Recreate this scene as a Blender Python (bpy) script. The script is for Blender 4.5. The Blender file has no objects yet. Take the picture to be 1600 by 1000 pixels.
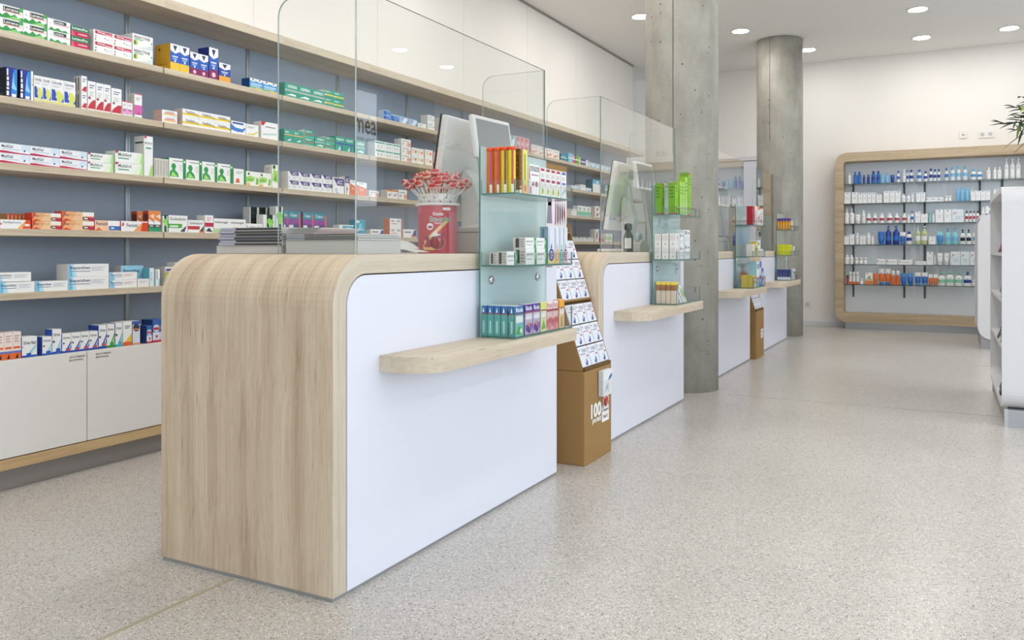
import bpy, bmesh, math, random
from mathutils import Vector, Matrix

SC = bpy.context.scene
COL = SC.collection
random.seed(7)

# ------------------------------------------------------------------ camera
CAM_H = 0.975          # eye height
F_PX = 1289.0          # focal length in pixels of the 1600 x 1000 frame
HOR_Y = 390.0          # horizon row
YAW = math.atan2(678.0, F_PX)
FW = (-math.sin(YAW), math.cos(YAW)); RT = (math.cos(YAW), math.sin(YAW))
cam_data = bpy.data.cameras.new('camera')
cam = bpy.data.objects.new('camera', cam_data); COL.objects.link(cam)
cam.location = (0, 0, CAM_H)
cam.rotation_euler = (math.pi / 2, 0, YAW)
cam_data.sensor_fit = 'HORIZONTAL'; cam_data.sensor_width = 36.0
cam_data.lens = 36.0 * F_PX / 1600.0
cam_data.shift_y = -(500.0 - HOR_Y) / 1600.0
cam_data.clip_start = 0.05; cam_data.clip_end = 200
SC.camera = cam

# ------------------------------------------------------------------ sky and exposure
world = bpy.data.worlds.new('overcast_sky'); SC.world = world
world.use_nodes = True
bg = world.node_tree.nodes['Background']
bg.inputs['Color'].default_value = (0.80, 0.90, 1.0, 1)
bg.inputs['Strength'].default_value = 2.6
SC.view_settings.view_transform = 'Standard'
SC.view_settings.look = 'None'
SC.view_settings.gamma = 1.0
SC.view_settings.use_curve_mapping = False
SC.view_settings.exposure = 0.1
SC.cycles.transparent_max_bounces = 40
SC.cycles.max_bounces = 7
SC.cycles.adaptive_threshold = 0.08
SC.cycles.glossy_bounces = 3
SC.cycles.diffuse_bounces = 4
SC.cycles.sample_clamp_indirect = 6.0
SC.cycles.use_denoising = True
LAMP_POWER = 78.0      # emission of one ceiling downlight disc

def ray(px, py):
    a = px - 800.0
    return (F_PX * FW[0] + a * RT[0], F_PX * FW[1] + a * RT[1], HOR_Y - py)
def onX(px, py, X):
    d = ray(px, py); t = X / d[0]; return (X, d[1] * t, CAM_H + d[2] * t)
def onY(px, py, Y):
    d = ray(px, py); t = Y / d[1]; return (d[0] * t, Y, CAM_H + d[2] * t)

# ------------------------------------------------------------------ materials
def lin(c):
    return c / 12.92 if c <= 0.04045 else ((c + 0.055) / 1.055) ** 2.4
def hx(s, a=1.0):
    return (lin(int(s[0:2], 16) / 255), lin(int(s[2:4], 16) / 255), lin(int(s[4:6], 16) / 255), a)
MATS = {}
def new_mat(name):
    m = bpy.data.materials.new(name); m.use_nodes = True; MATS[name] = m
    nt = m.node_tree; return m, nt, nt.nodes['Principled BSDF']
def plain(name, color, rough=0.5, metal=0.0, spec=0.5, bump=0.0):
    m, nt, b = new_mat(name)
    b.inputs['Base Color'].default_value = hx(color)
    b.inputs['Roughness'].default_value = rough
    b.inputs['Metallic'].default_value = metal
    b.inputs['Specular IOR Level'].default_value = spec
    if bump:
        tc = nt.nodes.new('ShaderNodeTexCoord'); n = nt.nodes.new('ShaderNodeTexNoise'); n.inputs['Scale'].default_value = 60
        nt.links.new(tc.outputs['Object'], n.inputs['Vector'])
        bp = nt.nodes.new('ShaderNodeBump'); bp.inputs['Strength'].default_value = bump; bp.inputs['Distance'].default_value = 0.002
        nt.links.new(n.outputs['Fac'], bp.inputs['Height']); nt.links.new(bp.outputs['Normal'], b.inputs['Normal'])
    return m
def ramp(nt, stops, interp='LINEAR'):
    r = nt.nodes.new('ShaderNodeValToRGB'); r.color_ramp.interpolation = interp
    e = r.color_ramp.elements
    while len(e) < len(stops): e.new(0.5)
    for i, (p, c) in enumerate(stops): e[i].position = p; e[i].color = c
    return r
def mapping(nt, src, scale, rot=(0, 0, 0)):
    mp = nt.nodes.new('ShaderNodeMapping'); mp.inputs['Scale'].default_value = scale; mp.inputs['Rotation'].default_value = rot
    nt.links.new(src, mp.inputs['Vector']); return mp
def noise(nt, vec, scale, detail=4, rough=0.55):
    n = nt.nodes.new('ShaderNodeTexNoise'); n.inputs['Scale'].default_value = scale
    n.inputs['Detail'].default_value = detail; n.inputs['Roughness'].default_value = rough
    nt.links.new(vec, n.inputs['Vector']); return n
def mixc(nt, fac, a, b, mode='MIX'):
    mx = nt.nodes.new('ShaderNodeMix'); mx.data_type = 'RGBA'; mx.blend_type = mode
    for k, v in ((0, fac), (6, a), (7, b)):
        if isinstance(v, (int, float)): mx.inputs[k].default_value = v
        elif isinstance(v, tuple): mx.inputs[k].default_value = v
        else: nt.links.new(v, mx.inputs[k])
    return mx.outputs[2]

def oak(name, light, mid, dark, coord='UV', along=1, rough=0.55, strength=1.0):
    """pale oak decor: long grain streaks along one axis, darker cathedral bands, fine pores"""
    m, nt, b = new_mat(name)
    tc = nt.nodes.new('ShaderNodeTexCoord'); src = tc.outputs[coord]
    s = [1.0, 1.0, 1.0]; s[along] = 0.03
    mp = mapping(nt, src, tuple(s))
    wob = noise(nt, mapping(nt, src, (1, 1, 1)).outputs['Vector'], 2.2, 2)
    add = nt.nodes.new('ShaderNodeVectorMath'); add.operation = 'MULTIPLY_ADD'
    nt.links.new(wob.outputs['Color'], add.inputs[0]); add.inputs[1].default_value = (0.035, 0.035, 0.035)
    nt.links.new(mp.outputs['Vector'], add.inputs[2])
    band = noise(nt, add.outputs['Vector'], 17, 6, 0.72)
    r1 = ramp(nt, [(0.30, hx(dark)), (0.46, hx(mid)), (0.62, hx(light))])
    nt.links.new(band.outputs['Fac'], r1.inputs['Fac'])
    fine = noise(nt, add.outputs['Vector'], 240, 4, 0.75)
    r2 = ramp(nt, [(0.30, (0.80, 0.79, 0.77, 1)), (0.5, (1, 1, 1, 1)), (0.75, (1.05, 1.05, 1.05, 1))])
    nt.links.new(fine.outputs['Fac'], r2.inputs['Fac'])
    c = mixc(nt, strength, r1.outputs['Color'], r2.outputs['Color'], 'MULTIPLY')
    s2 = [1.0, 1.0, 1.0]; s2[along] = 0.10
    kn = noise(nt, mapping(nt, src, tuple(s2)).outputs['Vector'], 90, 1, 0.4)
    r3 = ramp(nt, [(0.70, (0, 0, 0, 1)), (0.80, (1, 1, 1, 1))])
    nt.links.new(kn.outputs['Fac'], r3.inputs['Fac'])
    c = mixc(nt, r3.outputs['Color'], c, hx(dark))
    nt.links.new(c, b.inputs['Base Color'])
    b.inputs['Roughness'].default_value = rough
    bp = nt.nodes.new('ShaderNodeBump'); bp.inputs['Strength'].default_value = 0.15; bp.inputs['Distance'].default_value = 0.001
    nt.links.new(fine.outputs['Fac'], bp.inputs['Height']); nt.links.new(bp.outputs['Normal'], b.inputs['Normal'])
    return m

oak('oak_wrap', 'd9c8b0', 'cbb69c', 'aa937a', 'UV', 1)
oak('oak_edge', 'd6c8b0', 'cbbba1', 'b8a68a', 'Object', 2, strength=0.6)
oak('oak_board', 'd8cab4', 'ccbca4', 'b8a68d', 'Object', 1, strength=0.7)
oak('oak_cross', 'cbb799', 'bda687', 'a18a6b', 'Object', 0, strength=0.8)
oak('oak_gold', 'cdb083', 'c0a174', 'ab8b5e', 'Object', 1, strength=0.6)

plain('white_laminate', 'e5e6f1', 0.32)
plain('white_lacquer', 'dedde0', 0.28)
plain('white_plastic', 'e9e8e6', 0.35)
plain('cabinet_white', 'e9e6e1', 0.35)
plain('warm_white', 'dcd8d2', 0.4)
plain('wall_paint', 'f0ece7', 0.75, spec=0.2)
plain('ceiling_paint', 'f4f3f1', 0.85, spec=0.1)
plain('grey_blue_panel', 'a6b3c4', 0.6, spec=0.3)
plain('panel_ice', 'e2e7ee', 0.35)
plain('seam_dark', '6f6b63', 0.8)
plain('socket_grey', 'c4c4c1', 0.4)
plain('plinth_grey', '9c9894', 0.4, 0.3)
plain('plinth_silver', 'a9aaac', 0.3, 0.6)
plain('alu', 'b9bcbe', 0.32, 0.9)
plain('dark_rail', '55585c', 0.45, 0.5)
plain('chrome', 'cfd2d4', 0.12, 1.0)
plain('black_plastic', '1b1c1e', 0.35)
plain('gap_black', '2a2724', 0.8)
plain('kraft_card', 'a07d4f', 0.7, spec=0.2)
plain('kraft_dark', '6c5330', 0.8, spec=0.2)
plain('paper_grey', 'bdbcb6', 0.8)
plain('newsprint', 'c9c7c2', 0.85)
plain('rose_paper', 'e3b3ad', 0.8)
plain('screen_grey', '8b8d8e', 0.22)
plain('screen_dark', '50555a', 0.18)
plain('brass', 'bcb197', 0.4, 0.3)
plain('joint_grey', 'a5a19a', 0.6)
plain('cable_white', 'd8d8d6', 0.4)
plain('cable_dark', '3a3a3c', 0.4)
plain('leaf_dark', '2c3f26', 0.5)
plain('leaf_mid', '5d7a2c', 0.45)
plain('leaf_light', '7fa03a', 0.45)
plain('stem_brown', '5f5637', 0.6)
plain('blue_card', '23489c', 0.5)
plain('frame_grey', '6f767c', 0.4, 0.4)
plain('pavement', 'd2d0cb', 0.9)
plain('facade_pale', 'c9d3da', 0.9)
plain('facade_window', '6d8291', 0.3)
plain('letter_dark', '4a4a4a', 0.5)
plain('candy_red', 'b3202b', 0.25)
plain('white_stick', 'f0efec', 0.5)

# cartons, tubes and bottles: one printed-card and one plastic material that read the print colours of each mesh
def printed(name, rough):
    m, nt, b = new_mat(name)
    at = nt.nodes.new('ShaderNodeVertexColor'); at.layer_name = 'print'
    nt.links.new(at.outputs['Color'], b.inputs['Base Color']); b.inputs['Roughness'].default_value = rough
    return m
printed('printed_card', 0.42); printed('printed_plastic', 0.28)

def concrete():
    m, nt, b = new_mat('concrete')
    tc = nt.nodes.new('ShaderNodeTexCoord'); src = tc.outputs['Object']
    n1 = noise(nt, src, 2.3, 6, 0.6); n2 = noise(nt, mapping(nt, src, (1, 1, 0.25)).outputs['Vector'], 5, 5, 0.65)
    r1 = ramp(nt, [(0.3, hx('8f8c84')), (0.52, hx('a7a49b')), (0.75, hx('bab7ae'))]); nt.links.new(n1.outputs['Fac'], r1.inputs['Fac'])
    r2 = ramp(nt, [(0.35, (0.80, 0.79, 0.77, 1)), (0.6, (1.05, 1.05, 1.04, 1))]); nt.links.new(n2.outputs['Fac'], r2.inputs['Fac'])
    c = mixc(nt, 1.0, r1.outputs['Color'], r2.outputs['Color'], 'MULTIPLY')
    g = noise(nt, src, 140, 3, 0.7); r4 = ramp(nt, [(0.3, (0.86, 0.86, 0.86, 1)), (0.6, (1.03, 1.03, 1.03, 1))]); nt.links.new(g.outputs['Fac'], r4.inputs['Fac'])
    c = mixc(nt, 1.0, c, r4.outputs['Color'], 'MULTIPLY')
    v = nt.nodes.new('ShaderNodeTexVoronoi'); v.inputs['Scale'].default_value = 26; nt.links.new(src, v.inputs['Vector'])
    sep = nt.nodes.new('ShaderNodeSeparateColor'); nt.links.new(v.outputs['Color'], sep.inputs[0])
    rr = nt.nodes.new('ShaderNodeMath'); rr.operation = 'MULTIPLY'; nt.links.new(sep.outputs[0], rr.inputs[0]); rr.inputs[1].default_value = 0.20
    lt = nt.nodes.new('ShaderNodeMath'); lt.operation = 'LESS_THAN'; nt.links.new(v.outputs['Distance'], lt.inputs[0]); nt.links.new(rr.outputs[0], lt.inputs[1])
    gt = nt.nodes.new('ShaderNodeMath'); gt.operation = 'GREATER_THAN'; nt.links.new(sep.outputs[1], gt.inputs[0]); gt.inputs[1].default_value = 0.62
    pit = nt.nodes.new('ShaderNodeMath'); pit.operation = 'MULTIPLY'; nt.links.new(lt.outputs[0], pit.inputs[0]); nt.links.new(gt.outputs[0], pit.inputs[1])
    c = mixc(nt, pit.outputs[0], c, hx('6d6a62'))
    nt.links.new(c, b.inputs['Base Color']); b.inputs['Roughness'].default_value = 0.6
    bp = nt.nodes.new('ShaderNodeBump'); bp.inputs['Strength'].default_value = 0.5; bp.inputs['Distance'].default_value = 0.004; bp.invert = True
    nt.links.new(pit.outputs[0], bp.inputs['Height']); nt.links.new(bp.outputs['Normal'], b.inputs['Normal'])
concrete()

def terrazzo():
    m, nt, b = new_mat('terrazzo')
    tc = nt.nodes.new('ShaderNodeTexCoord'); src = tc.outputs['Object']
    big = noise(nt, src, 0.9, 3, 0.5)
    rb = ramp(nt, [(0.35, hx('beb8b1')), (0.65, hx('cac5be'))]); nt.links.new(big.outputs['Fac'], rb.inputs['Fac'])
    c = rb.outputs['Color']
    for scale, stops in ((150, [(0.0, hx('57524c')), (0.07, hx('857e75')), (0.17, hx('a59d93')), (0.36, (0, 0, 0, 0)), (0.88, hx('e9e5de'))]),
                         (290, [(0.0, hx('5a544e')), (0.12, hx('938c84')), (0.26, (0, 0, 0, 0)), (0.84, hx('ece9e3'))])):
        v = nt.nodes.new('ShaderNodeTexVoronoi'); v.inputs['Scale'].default_value = scale; nt.links.new(src, v.inputs['Vector'])
        sep = nt.nodes.new('ShaderNodeSeparateColor'); nt.links.new(v.outputs['Color'], sep.inputs[0])
        r = ramp(nt, stops, 'CONSTANT'); nt.links.new(sep.outputs[0], r.inputs['Fac'])
        lt = nt.nodes.new('ShaderNodeMath'); lt.operation = 'LESS_THAN'; nt.links.new(v.outputs['Distance'], lt.inputs[0]); lt.inputs[1].default_value = 0.46
        f = nt.nodes.new('ShaderNodeMath'); f.operation = 'MULTIPLY'; nt.links.new(lt.outputs[0], f.inputs[0]); nt.links.new(r.outputs['Alpha'], f.inputs[1])
        f2 = nt.nodes.new('ShaderNodeMath'); f2.operation = 'MULTIPLY'; nt.links.new(f.outputs[0], f2.inputs[0]); f2.inputs[1].default_value = 0.8
        c = mixc(nt, f2.outputs[0], c, r.outputs['Color'])
    nt.links.new(c, b.inputs['Base Color'])
    b.inputs['Roughness'].default_value = 0.28
    b.inputs['Specular IOR Level'].default_value = 0.55
terrazzo()

def glass(name, tint, refl=1.7, haze=0.0, haze_col=None):
    m = bpy.data.materials.new(name); m.use_nodes = True; MATS[name] = m
    nt = m.node_tree; nt.nodes.clear()
    out = nt.nodes.new('ShaderNodeOutputMaterial')
    tr = nt.nodes.new('ShaderNodeBsdfTransparent'); tr.inputs['Color'].default_value = tint
    gl = nt.nodes.new('ShaderNodeBsdfGlossy'); gl.inputs['Roughness'].default_value = 0.0
    fr = nt.nodes.new('ShaderNodeFresnel'); fr.inputs['IOR'].default_value = 1.5
    ge = nt.nodes.new('ShaderNodeNewGeometry')
    inv = nt.nodes.new('ShaderNodeMath'); inv.operation = 'SUBTRACT'; inv.inputs[0].default_value = refl; 
    ml = nt.nodes.new('ShaderNodeMath'); ml.operation = 'MULTIPLY'; nt.links.new(ge.outputs['Backfacing'], ml.inputs[0]); ml.inputs[1].default_value = refl
    nt.links.new(ml.outputs[0], inv.inputs[1])
    fac = nt.nodes.new('ShaderNodeMath'); fac.operation = 'MULTIPLY'; fac.use_clamp = True
    nt.links.new(fr.outputs[0], fac.inputs[0]); nt.links.new(inv.outputs[0], fac.inputs[1])
    base = tr.outputs[0]
    if haze:
        df = nt.nodes.new('ShaderNodeBsdfDiffuse'); df.inputs['Color'].default_value = haze_col
        tl = nt.nodes.new('ShaderNodeBsdfTranslucent'); tl.inputs['Color'].default_value = haze_col
        m1 = nt.nodes.new('ShaderNodeMixShader'); m1.inputs[0].default_value = 0.3
        nt.links.new(df.outputs[0], m1.inputs[1]); nt.links.new(tl.outputs[0], m1.inputs[2])
        m2 = nt.nodes.new('ShaderNodeMixShader'); m2.inputs[0].default_value = haze
        nt.links.new(tr.outputs[0], m2.inputs[1]); nt.links.new(m1.outputs[0], m2.inputs[2]); base = m2.outputs[0]
    mx = nt.nodes.new('ShaderNodeMixShader'); nt.links.new(fac.outputs[0], mx.inputs[0])
    nt.links.new(base, mx.inputs[1]); nt.links.new(gl.outputs[0], mx.inputs[2]); nt.links.new(mx.outputs[0], out.inputs['Surface'])
glass('clear_glass', (0.985, 0.994, 0.99, 1), 1.9)
glass('acrylic', (0.985, 0.99, 0.99, 1), 1.2)
glass('shelf_glass', (0.95, 0.985, 0.97, 1), 1.4)
glass('hazed_glass', (0.95, 0.99, 0.985, 1), 1.4, 0.62, hx('e2f5f5'))  # diffuse haze stands in for bright reflections on clear green glass
plain('glass_edge', '4f7a72', 0.15)
plain('glass_edge_light', 'aeb9b5', 0.15)
plain('glass_edge_dark', '3c514e', 0.15)

def emit(name, color, strength):
    m = bpy.data.materials.new(name); m.use_nodes = True; MATS[name] = m
    nt = m.node_tree; nt.nodes.clear(); out = nt.nodes.new('ShaderNodeOutputMaterial'); e = nt.nodes.new('ShaderNodeEmission')
    e.inputs['Color'].default_value = color; e.inputs['Strength'].default_value = strength; nt.links.new(e.outputs[0], out.inputs['Surface'])
    m.cycles.emission_sampling = 'FRONT'
emit('lamp_glow', (1.0, 0.97, 0.93, 1), LAMP_POWER)

# ------------------------------------------------------------------ mesh helpers
class MB:
    """collects faces with a material or print colour each; build() makes ONE mesh object"""
    def __init__(s): s.v = []; s.f = []; s.m = []; s.c = []; s.uv = None; s.smooth = []
    def face(s, pts, mat=0, col=None, sm=False):
        i = len(s.v); s.v += [tuple(p) for p in pts]; s.f.append(tuple(range(i, i + len(pts)))); s.m.append(mat); s.c.append(col); s.smooth.append(sm)
    def box(s, x0, x1, y0, y1, z0, z1, mat=0, col=None, mats=None, cols=None):
        q = [(x0, y0, z0), (x1, y0, z0), (x1, y1, z0), (x0, y1, z0), (x0, y0, z1), (x1, y0, z1), (x1, y1, z1), (x0, y1, z1)]
        i = len(s.v); s.v += q
        fs = [(0, 3, 2, 1), (4, 5, 6, 7), (0, 1, 5, 4), (1, 2, 6, 5), (2, 3, 7, 6), (3, 0, 4, 7)]   # bottom top front(-y) right(+x) back left(-x)
        for k, f in enumerate(fs):
            s.f.append(tuple(i + a for a in f)); s.m.append(mats[k] if mats else mat); s.c.append(cols[k] if cols else col); s.smooth.append(False)
    def prism(s, pts2, fn, h0, h1, mat=0, cap=None, col=None, sm=False):
        """extrude a 2-D outline; fn(u, v, h) -> point"""
        n = len(pts2); i = len(s.v)
        s.v += [fn(u, v, h0) for u, v in pts2] + [fn(u, v, h1) for u, v in pts2]
        capm = mat if cap is None else cap
        s.f.append(tuple(i + k for k in range(n))[::-1]); s.m.append(capm); s.c.append(col); s.smooth.append(False)
        s.f.append(tuple(i + n + k for k in range(n))); s.m.append(capm); s.c.append(col); s.smooth.append(False)
        for k in range(n):
            s.f.append((i + k, i + (k + 1) % n, i + n + (k + 1) % n, i + n + k)); s.m.append(mat); s.c.append(col); s.smooth.append(sm)
    def lathe(s, prof, seg=16, cx=0, cy=0, ax=1.0, ay=1.0, mat=0, cols=None, sm=True):
        i = len(s.v); n = len(prof)
        for r, z in prof:
            for k in range(seg):
                a = 2 * math.pi * k / seg; s.v.append((cx + r * ax * math.cos(a), cy + r * ay * math.sin(a), z))
        for j in range(n - 1):
            for k in range(seg):
                k2 = (k + 1) % seg
                s.f.append((i + j * seg + k, i + j * seg + k2, i + (j + 1) * seg + k2, i + (j + 1) * seg + k)); s.m.append(mat)
                s.c.append(cols[j] if cols else None); s.smooth.append(sm)
        s.f.append(tuple(i + k for k in range(seg))[::-1]); s.m.append(mat); s.c.append(cols[0] if cols else None); s.smooth.append(False)
        s.f.append(tuple(i + (n - 1) * seg + k for k in range(seg))); s.m.append(mat); s.c.append(cols[-1] if cols else None); s.smooth.append(False)
    def tube(s, path, r, seg=6, mat=0, col=None):
        path = [Vector(p) for p in path]; i = len(s.v); n = len(path)
        rr = r if isinstance(r, (list, tuple)) else [r] * n
        for j, p in enumerate(path):
            d = (path[min(j + 1, n - 1)] - path[max(j - 1, 0)]).normalized()
            up = Vector((0, 0, 1)) if abs(d.z) < 0.9 else Vector((1, 0, 0))
            a = d.cross(up).normalized(); b2 = a.cross(d)
            for k in range(seg):
                t = 2 * math.pi * k / seg; s.v.append(tuple(p + a * rr[j] * math.cos(t) + b2 * rr[j] * math.sin(t)))
        for j in range(n - 1):
            for k in range(seg):
                k2 = (k + 1) % seg
                s.f.append((i + j * seg + k, i + j * seg + k2, i + (j + 1) * seg + k2, i + (j + 1) * seg + k)); s.m.append(mat); s.c.append(col); s.smooth.append(True)
        s.f.append(tuple(i + k for k in range(seg))[::-1]); s.m.append(mat); s.c.append(col); s.smooth.append(False)
        s.f.append(tuple(i + (n - 1) * seg + k for k in range(seg))); s.m.append(mat); s.c.append(col); s.smooth.append(False)
    def mesh(s, name, mats):
        me = bpy.data.meshes.new(name); me.from_pydata(s.v, [], s.f)
        for mm in mats: me.materials.append(MATS[mm])
        me.polygons.foreach_set('material_index', s.m)
        me.polygons.foreach_set('use_smooth', s.smooth)
        if any(c is not None for c in s.c):
            at = me.color_attributes.new('print', 'FLOAT_COLOR', 'CORNER'); buf = []
            for f, c in zip(s.f, s.c): buf += list(c or (0.8, 0.8, 0.8, 1)) * len(f)
            at.data.foreach_set('color', buf)
        me.validate(); me.update(); return me
    def build(s, name, mats, parent=None, loc=(0, 0, 0), rot=(0, 0, 0)):
        if isinstance(mats, str): mats = [mats]
        return link(name, s.mesh(name, mats), parent, loc, rot)
def link(name, data, parent=None, loc=(0, 0, 0), rot=(0, 0, 0)):
    o = bpy.data.objects.new(name, data); COL.objects.link(o); o.location = loc; o.rotation_euler = rot
    if parent: o.parent = parent
    return o
def box(name, x0, x1, y0, y1, z0, z1, mat, parent=None, loc=(0, 0, 0), rot=(0, 0, 0), mats=None):
    b = MB(); b.box(x0, x1, y0, y1, z0, z1, mats=mats); return b.build(name, mat, parent, loc, rot)
def bevel(o, w=0.003, seg=2):
    bm = bmesh.new(); bm.from_mesh(o.data); bmesh.ops.remove_doubles(bm, verts=bm.verts, dist=1e-6)
    bmesh.ops.bevel(bm, geom=list(bm.edges), offset=w, segments=seg, affect='EDGES', profile=0.5)
    bm.to_mesh(o.data); bm.free(); return o
def tag(o, label, cat, group=None):
    o['label'] = label; o['category'] = cat
    if group: o['group'] = group
    return o
def struct(o): o['kind'] = 'structure'; return o
def empty(name, loc, rz=0.0):
    o = bpy.data.objects.new(name, None); COL.objects.link(o); o.location = loc; o.rotation_euler = (0, 0, rz); o.empty_display_size = 0.05; return o
def arc(cx, cy, r, a0, a1, n=8):
    return [(cx + r * math.cos(math.radians(a0 + (a1 - a0) * k / n)), cy + r * math.sin(math.radians(a0 + (a1 - a0) * k / n))) for k in range(n + 1)]
XYZ = lambda u, v, h: (u, v, h)
YZX = lambda u, v, h: (h, u, v)      # outline in the Y-Z plane, extruded along X
XZY = lambda u, v, h: (u, -h, v)     # outline in the X-Z plane, extruded along -Y

# lettering as flat polygons
GLYPH = {}
def glyphs(txt, bold=0.0):
    key = (txt, bold)
    if key not in GLYPH:
        cu = bpy.data.curves.new('lettering', 'FONT'); cu.body = txt; cu.resolution_u = 2; cu.fill_mode = 'FRONT'; cu.offset = bold
        o = bpy.data.objects.new('lettering', cu); me = o.to_mesh()
        vs = [(v.co.x, v.co.y) for v in me.vertices]; fs = [tuple(p.vertices) for p in me.polygons]
        o.to_mesh_clear(); bpy.data.objects.remove(o); bpy.data.curves.remove(cu)
        x0 = min(v[0] for v in vs); x1 = max(v[0] for v in vs); y0 = min(v[1] for v in vs); y1 = max(v[1] for v in vs)
        GLYPH[key] = ([((x - x0), (y - y0)) for x, y in vs], fs, x1 - x0, y1 - y0)
    return GLYPH[key]
def put_text(mb, txt, fn, u0, v0, u1, v1, mat=0, col=None, keep=True, bold=0.015):
    """fit a word into the rectangle; fn(u, v) -> point in metres"""
    vs, fs, w, h = glyphs(txt, bold); sx = (u1 - u0) / w; sy = (v1 - v0) / h
    if keep: sx = min(sx, sy * 1.35); sy = min(sy, sx * 2.2)
    i = len(mb.v); mb.v += [fn(u0 + x * sx, v0 + y * sy) for x, y in vs]
    for f in fs: mb.f.append(tuple(i + k for k in f)); mb.m.append(mat); mb.c.append(col); mb.smooth.append(False)

# ------------------------------------------------------------------ the room
XW = -3.62        # left wall face behind the shelves
YB = 11.2         # back wall face
ZC = 3.38         # ceiling
XR = 4.2          # shopfront
struct(box('floor', -5.6, XR, -3.2, YB + 0.1, -0.2, 0, 'terrazzo'))
struct(box('ceiling', -5.6, XR + 0.2, -3.3, YB + 0.2, ZC, ZC + 0.2, 'ceiling_paint'))
wl = struct(box('wall_left', XW - 0.25, XW, -3.2, 10.27, 0, ZC, 'wall_paint'))
struct(box('wall_back', -5.6, XR, YB, YB + 0.2, 0, ZC, 'wall_paint'))
struct(box('wall_side', -5.8, -5.6, 8.0, YB + 0.2, 0, ZC, 'wall_paint'))
struct(box('wall_front', -5.6, -0.6, -3.4, -3.2, 0, ZC, 'wall_paint'))  # unseen wall behind the camera; opening beside it sized for the daylight let in
struct(box('trim_3', -0.6, XR + 0.2, -3.4, -3.2, 3.2, ZC, 'frame_grey'))
for k in range(3): struct(box('trim_4', -0.6 + 1.6 * k, -0.53 + 1.6 * k, -3.35, -3.25, 0, 3.2, 'frame_grey'))
# fine panel joints of the white bulkhead above the shelves
for k in range(0, 7):
    box('panel_joint', XW, XW + 0.0015, 2.4 + 1.2 * k, 2.403 + 1.2 * k, 2.2, ZC, 'warm_white', wl)
struct(box('trim_1', XW, XW + 0.012, -3.2, 10.27, ZC - 0.02, ZC - 0.001, 'plinth_grey'))
# skirting along the back wall
sk = MB(); sk.prism([(0, 0), (-0.016, 0), (-0.016, 0.055), (-0.010, 0.066), (0, 0.07)], lambda u, v, h: (h, YB + u, v), -5.5, XR)
struct(sk.build('baseboard_back', 'white_lacquer'))
# shopfront on the customers' side: piers, mullions and a header, open to the street light
YWIN = 9.93
struct(box('wall_right', XR, XR + 0.2, YWIN, YB, 0, ZC, 'frame_grey'))
struct(box('trim_2', XR, XR + 0.2, -3.2, YWIN, 3.28, ZC, 'frame_grey'))
for k in range(7):
    y = YWIN - 2.0 * k
    w = box('window_%d' % (k + 1), XR + 0.02, XR + 0.10, y - 2.0, y, 0.0, 0.10, 'frame_grey'); struct(w)
    box('window_frame', XR + 0.02, XR + 0.10, y - 0.07, y, 0.1, 3.28, 'frame_grey', w)
struct(box('pavement', -30, 30, -30, 40, -0.45, -0.21, 'pavement'))
# pale house across the street
hs = empty('street_house', (20, 16, -0.21)); tag(hs, 'pale house front across the street, mirrored in the glass screen', 'building')
box('house_wall', 0, 6, -16, 10, 0, 4.2, 'facade_pale', hs)
for r_ in range(1):
    for c_ in range(8):
        box('window', -0.03, 0.05, -14.5 + c_ * 3, -13.0 + c_ * 3, 1.0 + r_ * 2.8, 2.7 + r_ * 2.8, 'facade_window', hs)
# shop name on the window pane (reads outwards, so it shows the right way round in the glass reflection)
lt = MB(); put_text(lt, 'mea', lambda u, v: (XR + 0.01, 9.17 + u, 2.62 + v), 0, 0, 0.50, 0.20)
put_text(lt, 'mein apotheke', lambda u, v: (XR + 0.01, 9.22 + u, 2.50 + v), 0, 0, 0.55, 0.08)
lt.box(XR + 0.004, XR + 0.012, 9.70, 9.86, 2.58, 2.80)
tag(lt.build('window_lettering', 'letter_dark'), 'grey lettering and logo on the shop window', 'lettering')

# floor joints
def joint(x0, x1, y0, y1, mat): return struct(box('trim_floor', x0, x1, y0, y1, -0.004, 0.0012, mat))
joint(-1.877, -1.865, -3.0, 1.775, 'brass'); joint(-1.30, 4.0, 5.586, 5.590, 'joint_grey'); joint(0.25, 4.0, 7.96, 7.964, 'joint_grey')

ORD = ['first', 'second', 'third', 'fourth', 'fifth', 'sixth', 'seventh', 'eighth', 'ninth', 'tenth', 'eleventh', 'twelfth', 'thirteenth', 'fourteenth', 'fifteenth', 'sixteenth', 'seventeenth', 'eighteenth', 'nineteenth', 'twentieth']
# downlights: white ring, glowing disc
def downlight(x, y, label, seen=True):
    t = empty('downlight', (x, y, ZC)); tag(t, label, 'ceiling light', 'recessed ceiling downlights')
    b = MB(); ring = [(0.086, 0.0), (0.102, -0.001), (0.104, -0.006), (0.090, -0.008), (0.086, 0.0)]
    b.lathe([(r, z) for r, z in ring[:4]], 28); b.build('trim_ring', 'white_plastic', t)
    d = MB(); d.face([(0.088 * math.cos(-a * math.pi / 12), 0.088 * math.sin(-a * math.pi / 12), -0.0085) for a in range(24)]); d.build('light_disc', 'lamp_glow', t)
downlight(-0.249, 9.185, 'ceiling downlight nearest the top edge, above the right-hand shelf')
downlight(-0.244, 10.43, 'ceiling downlight just in front of the wall cosmetics shelf')
downlight(0.609, 10.43, 'rightmost ceiling downlight, close to the back wall')
downlight(-1.469, 10.43, 'ceiling downlight half hidden behind the far concrete column')
downlight(-1.998, 9.19, 'ceiling downlight between the two concrete columns')
downlight(-2.782, 8.14, 'ceiling downlight half hidden behind the near concrete column')
downlight(2.70, 8.14, 'ceiling downlight mirrored in the near glass screen, left one')
downlight(2.70, 9.19, 'ceiling downlight mirrored in the near glass screen, right one')
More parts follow.
